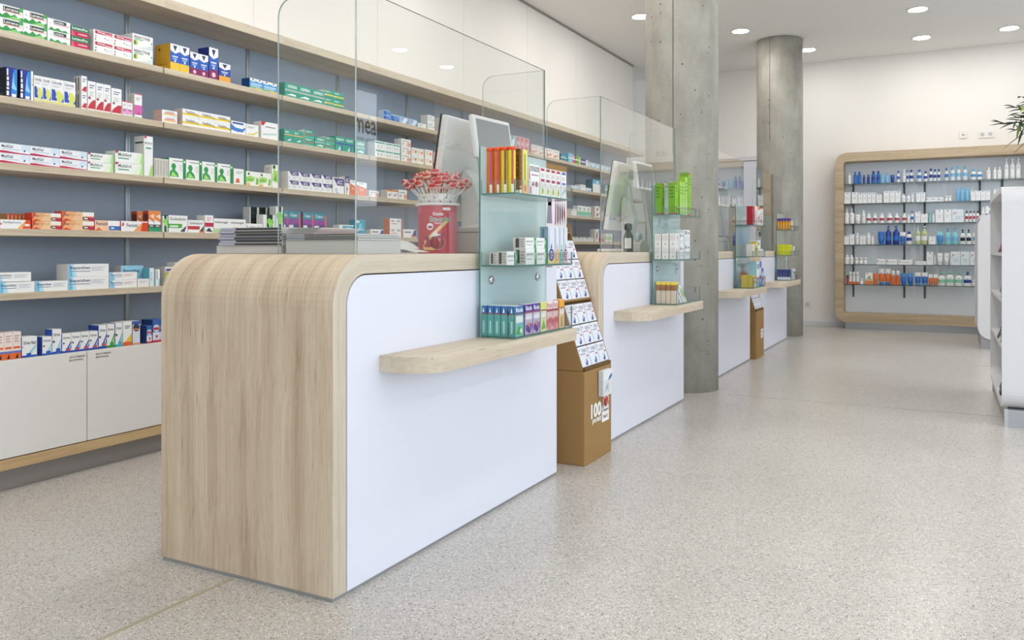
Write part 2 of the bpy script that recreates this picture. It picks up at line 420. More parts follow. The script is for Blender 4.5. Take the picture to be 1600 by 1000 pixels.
for i_ in range(8):
    y = 8.14 - 1.05 * i_
    if i_ % 2 and i_: downlight(-2.78, y, 'added recessed downlight beyond the top picture edge, %s above the medicine shelves' % ORD[i_ - 1])  # unseen row, added to brighten the wall above the shelves
    if i_: downlight(-2.00, y, 'added recessed downlight beyond the top picture edge, %s above the counters' % ORD[i_ - 1])  # unseen row, added to brighten counters, shelves and cabinet doors
    downlight(-0.25, y, 'recessed downlight beyond the top picture edge, %s above the customer floor' % ORD[i_])
    if i_: downlight(2.70, y, 'recessed downlight outside the picture, %s along the shop window' % ORD[i_ - 1])

# round concrete columns
def column(x, y, r, label, seams, z_lo):
    t = empty('concrete_column', (x, y, 0)); tag(t, label, 'column', 'round concrete columns')
    b = MB(); b.lathe([(r, 0.0), (r, 1.2), (r, 2.4), (r, ZC - 0.012), (r - 0.012, ZC - 0.001)], 72); b.build('shaft', 'concrete', t)
    for a in seams:
        s = MB(); c_, s_ = math.cos(a), math.sin(a)
        pts = [(r - 0.002, -0.004), (r + 0.0012, -0.0032), (r + 0.0012, 0.0032), (r - 0.002, 0.004)]
        s.prism([(u * c_ - v * s_, u * s_ + v * c_) for u, v in pts], XYZ, z_lo, ZC - 0.02); s.build('formwork_seam', 'seam_dark', t)
    return t
column(-1.659, 5.737, 0.2535, 'thick round concrete column between second and third counter', [math.radians(-87), math.radians(100)], 1.62)
column(-1.694, 9.84, 0.2535, 'round concrete column at the far end of the counters', [math.radians(-105), math.radians(60)], 2.2)

# ------------------------------------------------------------------ wall shelving on the left
XF, XBK = -3.33, -3.60
SHELF_Z = [1.852, 1.590, 1.323, 1.060, 0.800]
CAB_Z = 0.532
BAYS = [1.133 + 0.8 * k for k in range(11)]
for bi, y0 in enumerate(BAYS):
    nm = ORD[bi - 1] if bi else 'hidden'
    t = empty('wall_shelf', (XBK, y0 + 0.4, 0.532))
    tag(t, ('%s bay from the left of the oak shelves with grey back' % nm) if bi else 'oak shelf bay with grey back outside the picture on the left', 'shelf', 'oak medicine shelf bays')
    L = (0, -0.4, -0.532)
    box('back_panel', -0.018, 0.0, 0.0008, 0.7992, 0.532, 2.14, 'grey_blue_panel', t, L)
    for z in SHELF_Z:
        s = box('shelf_board', 0.001, XF - XBK, 0.004, 0.796, z - 0.029, z, 'oak_board', t, L); bevel(s, 0.0012, 1)
    s = box('top_board', -0.018, XF - XBK + 0.004, 0.0, 0.8, 2.14, 2.186, 'oak_board', t, L)
    for z0, z1 in zip([0.56] + [z + 0.001 for z in SHELF_Z[::-1]], [z - 0.03 for z in SHELF_Z[::-1]] + [2.139]):
        if z1 - z0 > 0.1:
            r = MB(); r.box(0, 0.010, 0.788, 0.794, z0, z1); r.box(0, 0.010, 0.806, 0.812, z0, z1); r.box(0, 0.004, 0.794, 0.806, z0, z1); r.build('wall_rail', 'alu', t, L)
    # base cabinet of the same width
    c = empty('base_cabinet', (XBK, y0 + 0.4, 0)); tag(c, '%s white two-door base cabinet below the oak shelves' % (nm if bi else 'out of sight'), 'cabinet', 'white base cabinets')
    box('plinth', -0.018, 0.225, -0.4, 0.4, 0, 0.092, 'plinth_grey', c)
    box('bottom_board', -0.018, 0.272, -0.4, 0.4, 0.092, 0.134, 'oak_gold', c)
    box('carcass', -0.018, 0.250, -0.4, 0.4, 0.136, CAB_Z - 0.002, 'warm_white', c)
    for k in range(2):
        d = box('door', 0.252, 0.270, -0.398 + 0.4 * k, -0.002 + 0.4 * k, 0.138, CAB_Z - 0.001, 'cabinet_white', c); bevel(d, 0.0012, 1)
        w = MB(); u0 = -0.085 if k == 0 else -0.39 + 0.4 * k + 0.03
        put_text(w, 'APOTHEKEN', lambda u, v: (0.2708, u0 + u, CAB_Z - 0.024 + v), 0, 0, 0.075, 0.008)
        put_text(w, 'SICHTWAHL', lambda u, v: (0.2708, u0 + u, CAB_Z - 0.038 + v), 0, 0, 0.065, 0.008)
        w.build('door_lettering', 'letter_dark', d)
# white tall cabinet across the corner on the back wall, oak top
t = empty('corner_cabinet', (-2.6, YB - 0.16, 0)); tag(t, 'tall white corner cabinet with white top board behind the column', 'cabinet')
box('carcass', -0.72, 0.72, -0.10, 0.155, 0.0, 2.13, 'warm_white', t)
for k in range(3): bevel(box('door', -0.718 + 0.48 * k, -0.242 + 0.48 * k, -0.12, -0.101, 0.1, 2.125, 'white_laminate', t), 0.0012, 1)
box('top_board', -0.74, 0.74, -0.13, 0.155, 2.132, 2.186, 'white_lacquer', t)

# ------------------------------------------------------------------ service counters
CX0, CX1 = -2.183, -1.495          # back and front faces
CLEN, CH, CR, CT = 1.476, 0.961, 0.145, 0.056
def counter(y0, length, dx, label):
    t = empty('service_counter', (CX1 + dx, y0, 0)); tag(t, label, 'counter', 'service counters')
    # oak wrap: near end panel bending over a rounded corner into the top
    out = [(0.0, 0.012)] + arc(CR, CH - CR, CR, 180, 90, 12) + [(length, CH)]
    ri = CR - CT
    inn = [(CT, 0.012)] + arc(CR, CH - CR, ri, 180, 90, 12) + [(length, CH - CT)]
    n = len(out); b = MB(); W = CX1 - CX0
    uvs = []
    s = [0.0]
    for k in range(1, n): s.append(s[-1] + math.dist(out[k], out[k - 1]))
    def quad(p, sm, m, uv): b.face(p, m, None, sm); uvs.extend(uv)
    for k in range(n - 1):
        o0, o1, i0, i1 = out[k], out[k + 1], inn[k], inn[k + 1]
        quad([(-W, o1[0], o1[1]), (-W, o0[0], o0[1]), (0, o0[0], o0[1]), (0, o1[0], o1[1])], True, 0, [(0, s[k + 1]), (0, s[k]), (W, s[k]), (W, s[k + 1])])
        quad([(-W, i0[0], i0[1]), (-W, i1[0], i1[1]), (0, i1[0], i1[1]), (0, i0[0], i0[1])], True, 0, [(0, s[k]), (0, s[k + 1]), (W, s[k + 1]), (W, s[k])])
        quad([(0, o0[0], o0[1]), (0, i0[0], i0[1]), (0, i1[0], i1[1]), (0, o1[0], o1[1])], False, 1, [(0, s[k]), (CT, s[k]), (CT, s[k + 1]), (0, s[k + 1])])
        quad([(-W, i0[0], i0[1]), (-W, o0[0], o0[1]), (-W, o1[0], o1[1]), (-W, i1[0], i1[1])], False, 1, [(CT, s[k]), (0, s[k]), (0, s[k + 1]), (CT, s[k + 1])])
    quad([(-W, 0, 0.012), (-W, CT, 0.012), (0, CT, 0.012), (0, 0, 0.012)], False, 1, [(0, 0)] * 4)
    quad([(0, length, CH), (0, length, CH - CT), (-W, length, CH - CT), (-W, length, CH)], False, 1, [(0, 0)] * 4)
    me = b.mesh('oak_wrap', ['oak_wrap', 'oak_edge_uv'])
    ul = me.uv_layers.new(name='grain')
    for i2, uv in enumerate(uvs): ul.data[i2].uv = uv
    link('oak_wrap', me, t)
    # white front panel, rounded inner corner, thin grey base strip
    g = 0.004
    pts = [(CT + g, 0.012), (length - 0.003, 0.012), (length - 0.003, CH - CT - g)] + [p for p in arc(CR, CH - CR, ri - g, 90, 180, 10)]
    p = MB(); p.prism(pts, YZX, -0.030, 0.0015); p.build('front_panel', 'white_laminate', t)
    q = MB(); q.prism([(CT + g, 0.013), (length - 0.01, 0.013), (length - 0.01, CH - CT - g)] + arc(CR, CH - CR, ri - g, 90, 180, 10), YZX, -W + 0.002, -W + 0.03); q.build('rear_panel', 'white_laminate', t)
    pl = MB(); pl.box(-W + 0.004, -0.004, 0.004, length - 0.004, 0, 0.012); pl.build('base_strip', 'plinth_silver', t)
    box('end_panel', -W + 0.031, -0.031, length - 0.022, length - 0.004, 0.013, CH - CT - g, 'white_laminate', t)
    # bag ledge on the customers' side
    x1, r = 0.18, 0.10
    lp = [(0.002, 0.208), (0.002 + 0.0, 1.275), (x1, 1.275), (x1, 0.208 + r)] + arc(x1 - r, 0.208 + r, r, 0, -90, 8)
    l = MB(); l.prism([(x, y) for x, y in reversed(lp)], XYZ, 0.612, 0.660); l.build('bag_ledge', 'oak_board', t)
    return t
# edge material with UV grain for the visible thickness of the wrap
oak('oak_edge_uv', 'd6c9b6', 'cbbda8', 'b8a890', 'UV', 1, strength=0.6)
COUNTERS = [(1.782, 1.476, 0.0, 'nearest service counter with rounded oak end and white front'),
            (3.767, 1.476, -0.008, 'second service counter behind the cardboard display'),
            (6.01, 1.43, -0.04, 'third service counter just behind the thick column'),
            (7.90, 1.50, -0.05, 'farthest service counter beside the far column')]
for c_ in COUNTERS: counter(*c_)

# ------------------------------------------------------------------ glass: hygiene screens and display stands on the counters
def pane(name, outline, fn, t0, t1, parent, mat='clear_glass', edge='glass_edge'):
    b = MB(); b.prism(outline, fn, t0, t1, mat=1, cap=0); return b.build(name, [mat, edge], parent)
def screen(yc, length, dx, label):
    x = CX1 + dx - 0.055; y0 = yc + 0.166; y1 = yc + length - 0.001
    t = empty('glass_screen', (x, y0, CH)); tag(t, label, 'glass screen', 'glass screens on the counters')
    h = 0.797; w = 0.305; r = 0.055
    pane('front_pane', [(0.007, 0), (y1 - y0, 0), (y1 - y0, h), (0.007, h)], YZX, -0.006, 0, t)
    ro = [(-w, 0.0), (0, 0), (0, h)] + arc(-w + r, h - r, r, 90, 180, 8)
    pane('side_pane', ro, lambda u, v, k: (u, k, v), 0.0, 0.006, t, edge='glass_edge_light')
    pane('side_pane', [(u - 0.007, v) for u, v in ro], lambda u, v, k: (u, k, v), y1 - y0 - 0.006, y1 - y0, t, edge='glass_edge_light')
    return t
SCR = ['nearest glass screen, standing on the first counter', 'glass screen on the second counter', 'glass screen on the third counter behind the column', 'glass screen on the farthest counter']
for (y, l, dx, _), lab in zip(COUNTERS, SCR): screen(y, l, dx, lab)

TRAY_Z = [1.170, 0.914, 0.6605]
def display(yc, dx, label):
    """hazed glass back plate with steel studs and three glass trays with lips"""
    x = CX1 + dx + 0.024; y0 = yc + 0.773
    t = empty('glass_display', (x, y0, 0.6605)); tag(t, label, 'display stand', 'glass display stands on the counters')
    L = 0.548; dz = -0.6605
    pane('back_plate', [(0, 0.6605), (L, 0.6605), (L, 1.345), (0, 1.345)], YZX, -0.006, 0, t, 'hazed_glass').location = (0, 0, dz)
    for k, z in enumerate(TRAY_Z):
        lip = [0.052, 0.052, 0.088][k]; d = 0.138; y1 = 0.50
        tr = empty('tray', (0, 0, z + dz)); tr.parent = t
        b = MB(); b.box(0.001, d, 0.004, y1, 0, 0.006, mats=[0, 0, 1, 1, 1, 1]); o = b.build('tray_floor', ['shelf_glass', 'glass_edge'], tr)
        b = MB(); b.box(d - 0.004, d, 0.004, y1, 0.006, lip, mats=[1, 1, 1, 0, 1, 0]); b.build('front_lip', ['acrylic', 'glass_edge'], tr)
        b = MB(); b.box(0.001, d - 0.0045, 0.004, 0.008, 0.006, lip, mats=[1, 1, 0, 1, 0, 1]); b.build('end_lip', ['acrylic', 'glass_edge'], tr)
        b = MB(); b.box(0.001, d - 0.0045, y1 - 0.004, y1, 0.006, lip, mats=[1, 1, 0, 1, 0, 1]); b.build('end_lip', ['acrylic', 'glass_edge'], tr)
    for yy in (0.075, 0.46):
        for zz in (0.865,):
            s = MB(); s.lathe([(0.016, 0), (0.016, 0.005), (0.012, 0.008), (0.006, 0.0085)], 20)
            o = s.build('steel_stud', 'chrome', t, (0.001, yy, zz + dz), (0, math.pi / 2, 0))
            c = MB(); c.lathe([(0.010, 0), (0.010, 0.018)], 12); c.build('stud_spacer', 'chrome', t, (-0.0241, yy, zz + dz), (0, math.pi / 2, 0))
    return t, x, y0
DSP = ['nearest glass display stand with three trays', 'glass display stand on the second counter with green cartons', 'glass display stand on the third counter with red boxes', 'glass display stand on the farthest counter with yellow packs']
STANDS = [display(y, dx, lab) for (y, l, dx, _), lab in zip(COUNTERS, DSP)]
# ------------------------------------------------------------------ printed cartons
# decor on the front face, in fractions of its width and height (u to the right, v up)
R = lambda u0, v0, u1, v1, c: ('p', [(u0, v0), (u1, v0), (u1, v1), (u0, v1)], c)
P = lambda c, *pts: ('p', list(pts), c)
T = lambda s, u0, v0, u1, v1, c: ('t', s, u0, v0, u1, v1, c)
C = lambda u, v, r, c: ('c', u, v, r, c)
def LN(u0, v0, u1, v1, n, c):
    o = []
    for k in range(n):
        y = v1 - (v1 - v0) * (k + 0.5) / n; o.append(R(u0, y - (v1 - v0) * 0.22 / n, u1 - (u1 - u0) * (0.0, 0.25, 0.1)[k % 3], y + (v1 - v0) * 0.22 / n, c))
    return o
W_ = 'f3f3f1'
D = {}
def design(key, desc, base, side=None, dec=(), sdec=(), top=None):
    fl = []
    for d in dec: fl += d if isinstance(d, list) else [d]
    sl = []
    for d in sdec: sl += d if isinstance(d, list) else [d]
    D[key] = dict(desc=desc, base=base, side=side or base, top=top or base, dec=fl, sdec=sl)
leafy = [P('2f9a48', (0, 0), (1, 0), (1, .30), (.82, .18), (.7, .42), (.55, .24), (.4, .46), (.25, .2), (.1, .36), (0, .22)), P('8fd07a', (.35, 0), (.95, 0), (.9, .16), (.7, .26), (.5, .1))]
design('lorano', 'green meadow-print white carton', W_, '3d8f55', leafy + [R(.28, .56, .86, .90, '333c39'), T('Lorano', .31, .62, .83, .84, 'ffffff'), P('e89a7a', (.28, .50), (.95, .50), (.95, .55), (.28, .55)), R(.86, .7, 1, 1, '4bb257'), P('555f63', (.10, .55), (.14, .62), (.16, .74), (.12, .66))])
design('lorano_pink', 'white meadow-print carton with pink line', W_, 'dfe4de', [P('2f9a48', (.05, 0), (.9, 0), (.8, .2), (.6, .1), (.45, .3), (.3, .12), (.15, .3)), R(.26, .64, .82, .92, '3a4341'), T('Lorano', .29, .70, .70, .88, 'ffffff'), R(.28, .54, .95, .60, 'd9879b'), P('555f63', (.10, .5), (.14, .6), (.16, .72))])
design('lorano_pro', 'green carton with crimson band', '2f7f55', '2b6f4a', [T('LoranoPro', .05, .70, .92, .94, 'ffffff'), R(0, .05, 1, .55, 'c81f4e'), P('e65a80', (0, .05), (.2, .05), (.1, .55), (0, .55)), R(.4, .26, .9, .36, 'f2c7d2')])
design('omep', 'white carton with crimson top stripe', W_, 'e7e6e2', [R(.08, .66, .98, .95, 'c42a4a'), T('Omep', .2, .70, .6, .92, 'ffffff'), R(.62, .68, .94, .80, 'e9b5c0'), C(.12, .42, .07, 'c42a4a'), C(.1, .16, .07, 'b02040'), C(.6, .4, .06, '5b5f66'), C(.72, .3, .05, '5b5f66'), R(.82, .2, .95, .45, 'e6e8ea')])
design('reactine', 'white carton with green underline', W_, 'd9d8d2', [T('REACTINE', .08, .68, .86, .88, '2c2f38'), R(.08, .58, .52, .63, '2fa03c'), R(.06, .2, .16, .52, '3f8d2f'), R(.16, .2, .24, .52, 'd8c437'), P('dfe3e2', (.3, .05), (1, .05), (1, .4), (.6, .15)), R(.9, .45, .97, .58, '57b083')])
def wick(low, mid='2a5fc0'): return [R(0, 0, 1, .30, low), R(0, .30, 1, .72, mid), P(W_, (0, 1), (0, .74), (.5, .64), (1, .74), (1, 1)), P('1d2e6b', (.28, .94), (.5, .72), (.72, .94)), R(.2, .50, .8, .55, 'dfe8f4'), R(.25, .42, .7, .46, 'b8cfee'), C(.5, .36, .04, 'ffffff')]
design('wick_y', 'yellow sided blue cold-remedy carton', '2a5fc0', 'd6a21e', wick('f0c53c'), [R(.15, .2, .8, .24, 'b8860f'), C(.3, .8, .05, '3a2f14')], 'e3b52c')
design('wick_p', 'blue cold-remedy carton with purple foot', '2a5fc0', '22307a', wick('8a2460') + [C(.5, .14, .08, 'e9cbd9')])
design('wick_o', 'blue cold-remedy carton with orange foot', '2348a8', '22307a', wick('f2a93a', '2348a8'))
design('wick_s', 'small sky-blue green-footed cold-remedy carton', '5aa8e0', '1c3f78', [R(0, 0, .5, .14, '8bc53f'), R(.5, 0, 1, .14, 'e8d13a'), P(W_, (0, 1), (0, .82), (.25, .66), (.5, .82), (.75, .66), (1, .82), (1, 1)), P('1d2e6b', (.18, .95), (.25, .75), (.32, .95)), P('1d2e6b', (.68, .95), (.75, .75), (.82, .95)), R(.1, .4, .9, .5, 'dff0fa'), R(.1, .22, .8, .3, 'cfe6c8')])
design('aspirin', 'teal carton with grey band', '17a085', '128a74', [T('ASPIRIN', .2, .66, .92, .88, 'ffffff'), R(0, .42, 1, .54, 'b9bdbb'), P('ffffff', (.1, .1), (.55, .28), (.85, .2), (.8, .1), (.5, .14)), C(.8, .19, .06, 'ffffff')])
design('aspirin_y', 'small teal carton with yellow band', '17a085', 'e2e2de', [T('Aspirin', .08, .66, .85, .9, 'ffffff'), R(.1, .3, 1, .48, 'e8d43a'), C(.1, .36, .1, 'ffffff'), R(0, 0, 1, .12, '0f8f78')])
design('aspirin_o', 'teal sachet carton with orange stripe', '17a085', '128a74', [T('Aspirin', .1, .7, .5, .9, 'ffffff'), R(.05, .55, 1, .64, 'e5b06a'), P('ffffff', (.3, .1), (.6, .3), (.8, .22), (.5, .14))])
design('aspirin_r', 'small teal carton with red stripe', '17a085', 'e2e2de', [T('Aspirin', .1, .64, .85, .9, 'ffffff'), R(.02, .38, 1, .48, 'c94a4f'), R(0, 0, 1, .15, '5cc0ac')])
design('aspirin_b', 'teal carton with blue stripe', '17a085', '128a74', [T('Aspirin', .1, .7, .85, .92, 'ffffff'), R(0, .46, 1, .58, '2b4aa8'), P('bfe6de', (.2, .05), (.5, .35), (.55, .05)), R(.6, 0, .7, .4, '2b4aa8')])
design('excip', 'tall midnight-blue carton with light flame', '1d2f95', '12141c', [P('2f86d8', (.45, .1), (.7, .95), (1, .98), (1, .1)), P('8fd2f2', (.5, .3), (.66, .88), (.72, .5), (.95, .3), (.9, .25)), R(.0, .0, .30, .78, '14151d'), R(.06, .05, .26, .2, 'ffffff'), R(.06, .25, .26, .32, 'ffffff'), R(.08, .36, .26, .52, 'f1f1f1'), R(.08, .56, .24, .68, 'ffffff'), R(.08, .72, .2, .95, 'f4f4f4'), R(.5, .02, .9, .12, 'f3f3f3')], [R(.2, .1, .7, .14, '54565c'), R(.25, .3, .6, .33, '54565c')])
design('linola', 'white carton with blue profile shape', W_, 'e3e3df', [T('Linola', .1, .80, .86, .92, '3b3f86'), LN(.1, .66, .8, .76, 2, 'c4c8cf'), P('2f4fb8', (.05, .15), (.05, .58), (.3, .58), (.42, .4), (.36, .3), (.5, .2), (.4, .14)), P('dbe36a', (.4, .55), (.75, .55), (1, .35), (1, .12), (.5, .12)), P('3d56b5', (.8, .12), (1, .12), (1, .3)), R(.04, .02, .96, .1, 'e2df86')])
design('linola_s', 'narrow white carton with yellow corner', W_, 'e3e3df', [R(.3, .6, .7, .75, 'e8d25a'), R(.4, .5, .7, .58, '6a6f6a')])
design('redfan', 'tall white carton with red fan', W_, 'dcd9d3', [LN(.2, .74, .85, .9, 2, '6d74a8'), LN(.2, .48, .8, .66, 3, 'c9ccd2'), P('c92f3f', (.0, .05), (.95, .05), (.98, .36), (.7, .36), (.35, .26), (.1, .14)), C(.22, .42, .05, 'a8505c')], [R(.2, .1, .35, .9, '54545a'), R(.6, .08, .75, .4, '77777c')])
design('redfan_s', 'stacked white carton with red mouth print', W_, 'dcd9d3', [LN(.2, .62, .85, .88, 2, '6d74a8'), P('c92f3f', (.05, .1), (.9, .05), (.95, .38), (.5, .36)), ], [R(.15, .1, .3, .9, '4b4b50'), R(.55, .1, .7, .9, '6a6a70')])
design('pink_s', 'small white carton with pink foot', W_, 'd8d9d0', [R(0, .93, 1, 1, 'd54a62'), R(0, .12, 1, .50, 'eaa6cd'), LN(.15, .66, .8, .82, 2, 'd0a7a9'), R(0, 0, 1, .05, 'a6d3b6'), R(.2, .34, .7, .42, 'b24b8b')])
design('pink_t', 'tall white carton with magenta foot', W_, 'd5d7cd', [R(0, .95, 1, 1, 'cc3c5e'), R(0, .12, 1, .52, 'dc62ae'), LN(.2, .7, .8, .85, 2, 'd09aa0'), P('8a1b5a', (.4, .14), (.62, .14), (.55, .24)), R(0, 0, 1, .04, '9fd0b8')], [LN(.2, .6, .7, .85, 3, 'b8bfae')])
design('ybox', 'white carton with yellow band', W_, 'd8c9c4', [R(0, .28, 1, .50, 'f0d43a'), T('Imodium', .2, .62, .75, .82, '4a3f4c'), R(.25, .5, .9, .58, '8b5a3a'), C(.92, .4, .08, '4c5560')])
design('ybox_r', 'white carton with red and yellow stripes', W_, 'd8b3a8', [R(.1, .25, .95, .42, 'f0b43a'), R(.2, .5, .85, .62, 'c9452f'), LN(.3, .7, .8, .82, 1, '6b5a5a')])
design('bluewhite', 'white carton with blue swoosh', W_, '3b6fb5', [P('3f83cf', (0, .3), (0, .75), (.3, .5), (.8, .45), (.9, .6), (1, .5), (.8, .2), (.4, .18)), R(.1, .78, .85, .92, '3a62a8')])
design('whiteyel', 'white carton with pale yellow curve', W_, 'e2e2de', [P('e2d957', (.1, .1), (.6, .12), (.95, .4), (.9, .5), (.55, .24), (.1, .2)), LN(.1, .65, .7, .85, 2, '9aa8a2')])
design('whitered', 'white carton with red corner flash', W_, 'dedad6', [P('c8283c', (0, 1), (0, .82), (.12, .74), (.28, 1)), LN(.25, .64, .85, .78, 1, '8f9a94'), P('b7d9cf', (.1, .2), (.9, .3), (.95, .4), (.5, .34), (.1, .3))])
design('medgel', 'long white carton with crimson curve', 'eef1f5', 'e4e2e4', [T('MediGel', .08, .54, .44, .86, '4c5060'), P('c22a55', (0, .0), (1, .0), (1, .08), (.6, .12), (.15, .24), (0, .22)), LN(.1, .34, .65, .46, 1, 'b8bdc8'), C(.82, .36, .10, '3f4a9a'), P('d8e6f4', (.7, .5), (1, .4), (1, 1), (.75, 1))])
design('multilind', 'white carton with green fade and red tip', W_, 'dfe8d8', [T('Multilind', .1, .56, .56, .86, '5b6a62'), R(.1, .32, .48, .42, '4aa06a'), P('c22a45', (0, 1), (0, .82), (.06, .78), (.12, 1)), P('b4e08e', (.86, 0), (1, 0), (1, 1), (.94, 1)), P('e4f2da', (.6, 0), (.86, 0), (.94, 1), (.8, .8))])
design('multi_t', 'tall white carton with green fade', W_, 'dfddd5', [P('c22a45', (0, 1), (0, .96), (.2, .93), (.32, 1)), T('Multilind', .1, .80, .9, .86, '7f8a84'), R(.2, .68, .8, .72, '57a87c'), P('a9dc7d', (.5, 0), (1, 0), (1, .3), (.8, .25))], [R(.1, .82, .9, .86, '2f3a34')])
design('spine', 'thin grey carton spine', 'd6d2c8', 'cfcac0', [R(.3, .1, .5, .9, '8b8880')])
design('bronch', 'white carton with green lung figure', W_, '2a9146', [LN(.25, .82, .9, .92, 1, '8f9a90'), P('2f9a4a', (.02, .08), (.06, .36), (.2, .42), (.12, .6), (.2, .74), (.34, .74), (.42, .6), (.34, .42), (.5, .3), (.58, .08)), P('a6dd7a', (.1, .1), (.2, .34), (.3, .3), (.5, .1)), R(.82, 0, 1, 1, '2a9146'), R(.86, .8, .96, .92, 'd9f0dc'), LN(.62, .4, .78, .7, 3, 'c8cec8')])
design('bronch_o', 'small white carton with orange emblem', W_, 'e0dcd4', [P('e8683a', (.15, .1), (.25, .4), (.45, .35), (.5, .1)), LN(.2, .66, .75, .86, 2, 'b4b4ae'), R(.84, 0, 1, 1, '2a9146')])
design('lime', 'white and lime green carton', 'f2f4ea', 'dfe4d4', [P('a8dc6e', (0, .2), (.6, .3), (.7, .6), (.3, .7), (0, .6)), C(.2, .82, .09, '3c4a3c'), P('7fc24e', (.72, .1), (.92, .1), (.96, .5), (.8, .62)), R(0, 0, .3, .14, 'efb04e'), LN(.1, .36, .5, .5, 1, '5c9a3a')])
design('lime_t', 'tall white and lime carton', 'f2f4ea', 'e3e0d8', [P('a8dc6e', (0, .3), (.9, .2), (1, .7), (.2, .8)), C(.3, .9, .09, '2f6a3c'), P('4e9a3e', (.3, .3), (.6, .3), (.5, .6))], [LN(.2, .5, .8, .9, 4, 'b7b5ac')])
design('acc', 'small white carton with violet corner', W_, 'ddd8cf', [P('43347f', (.1, 1), (1, 1), (1, .55), (.35, .55)), T('ACC', .42, .62, .86, .92, 'ffffff'), C(.1, .3, .14, 'cfd6e6'), LN(.4, .15, .85, .4, 2, 'c5c8d2')])
design('acc_l', 'larger white carton with violet corner', W_, 'ddd8cf', [P('43347f', (.05, .95), (1, .95), (1, .5), (.4, .5)), T('ACC', .38, .58, .86, .84, 'ffffff'), C(.3, .2, .12, 'b7c2dc'), R(.3, .02, .5, .07, '3f9ad0')])
design('acc_k', 'narrow white carton with black figure', W_, 'ddd8cf', [R(0, .62, 1, 1, '43347f'), T('ACC', .15, .68, .85, .9, 'ffffff'), P('2a2a30', (.3, .05), (.38, .4), (.2, .58), (.48, .4), (.44, .05)), C(.5, .3, .06, 'b3283a')])
design('orange', 'orange and white carton', 'ee7a45', 'd8dce0', [P('ffffff', (0, .8), (1, .55), (1, 1), (0, 1)), R(.3, .35, .7, .5, 'f4b394'), LN(.2, .82, .7, .95, 1, '9aa4b4')])
design('fenihyd', 'long white carton with red-orange end', W_, 'd5562a', [T('FeniHydrocort', .1, .52, .68, .8, '5d6070'), P('e2502a', (.72, 0), (1, 0), (1, 1), (.85, 1)), P('f4b06a', (.55, 0), (.72, 0), (.85, 1), (.7, .5)), R(.8, .3, .96, .55, 'f3e8e4'), C(.02, .5, .12, 'e0662f')])
design('fenisup', 'long flame-orange carton with crimson tab', 'f3b07a', 'cf3a22', [P('e2622a', (0, 0), (.15, 1), (0, 1)), P('f0c79a', (.3, 0), (.7, 0), (.8, 1), (.45, 1)), T('Feni', .06, .5, .22, .82, '54525c'), T('Supracet', .24, .5, .58, .82, 'd99a6a'), R(.64, .55, 1, 1, 'f7efe9'), R(.64, .12, .84, .44, '4a2c36'), R(.84, 0, 1, .44, 'c72b52'), R(.68, .22, .8, .34, 'ffffff'), P('d94f22', (.0, 0), (.3, 0), (.12, .25))])
design('fenistil_b', 'white and orange carton with blue tab', 'f4c9a4', 'cf3a22', [T('Fenistil', .05, .52, .5, .84, '2f3f7a'), R(.5, .5, 1, 1, 'f6f3f0'), R(.56, .05, 1, .46, '2f74c4'), R(.64, .2, .76, .32, 'ffffff'), P('d9702a', (0, 0), (.3, 0), (.15, .3))])
design('fenistil_r', 'white carton with red-orange fade', W_, 'cf3a22', [T('Fenistil', .2, .42, .62, .76, '4a4460'), P('d9431f', (.72, 0), (1, 0), (1, .9), (.8, .9)), P('f0a060', (.45, 0), (.72, 0), (.8, .9), (.65, .5)), P('cf4a2a', (.02, .5), (.1, .5), (.1, .85), (.06, .9)), R(.6, .55, .7, .75, 'f5d9c8')])
design('fenistil_t', 'upright orange-white carton with green foot', W_, 'b8452a', [R(0, 0, 1, .20, '2c9c6a'), R(0, .20, 1, .34, '2e3330'), P('ea8a4a', (0, .6), (1, .45), (1, 1), (0, 1)), P('f6d9c0', (.2, .75), (1, .6), (1, .85)), R(.2, .24, .8, .30, 'd8d8d8')], [R(.1, .55, .9, .85, '5d2a1e')])
design('spine_r', 'stacked red and gold carton end', 'b8503a', 'c08848', [R(.3, .1, .6, .9, 'd9b46a')])
design('soledum', 'white carton with green capsule', W_, '3f7f30', [T('Soledum', .08, .70, .92, .9, '6a7a6a'), P('55b04a', (0, .25), (.7, .25), (.72, .5), (0, .5)), P('4a4f52', (.6, .05), (.95, .4), (.85, .02)), R(.08, .3, .5, .4, 'e6f2e0')])
design('soledum_r', 'white carton with red capsule', W_, 'd8d4ce', [T('Soledum', .1, .66, .9, .88, '6a6a72'), P('c93a3f', (0, .25), (.7, .25), (.74, .52), (0, .52)), P('4a4f52', (.7, .1), (1, .6), (.95, .1)), R(.7, 0, 1, .12, 'e07a3a')])
design('pinkbox', 'white and crimson carton standing behind', W_, 'dcd8d2', [R(0, .35, 1, .58, 'c22a4a'), LN(.2, .65, .8, .9, 2, 'd59aa8'), P('3b3b40', (.1, .1), (.5, .3), (.9, .05))])
design('medangin', 'white throat-lozenge carton with red cherries', W_, 'e0dcd6', [T('med-angin', .03, .64, .46, .84, '3b4048'), T('med-angin', .53, .64, .94, .84, '3b4048'), C(.34, .22, .16, 'd22b35'), C(.44, .22, .16, 'c92532'), P('cf2f38', (.5, .1), (.86, .1), (.8, .42), (.6, .42)), C(.92, .24, .14, 'c92532'), P('b6dc9a', (0, 0), (.25, 0), (.2, .3), (0, .3))])
design('lemocin', 'low white lozenge carton with plum wordmark', W_, 'e0dcd6', [T('Lemocin', .06, .4, .94, .82, '5b4a58'), P('e8cf4a', (.5, .1), (.75, .1), (.7, .3))])
design('gblack', 'white-edged black carton with green clover', '18241e', 'e2e4df', [R(.0, 0, .12, 1, 'eef0ec'), R(.88, 0, 1, 1, 'eef0ec'), LN(.25, .1, .7, .85, 5, '31433a'), ])
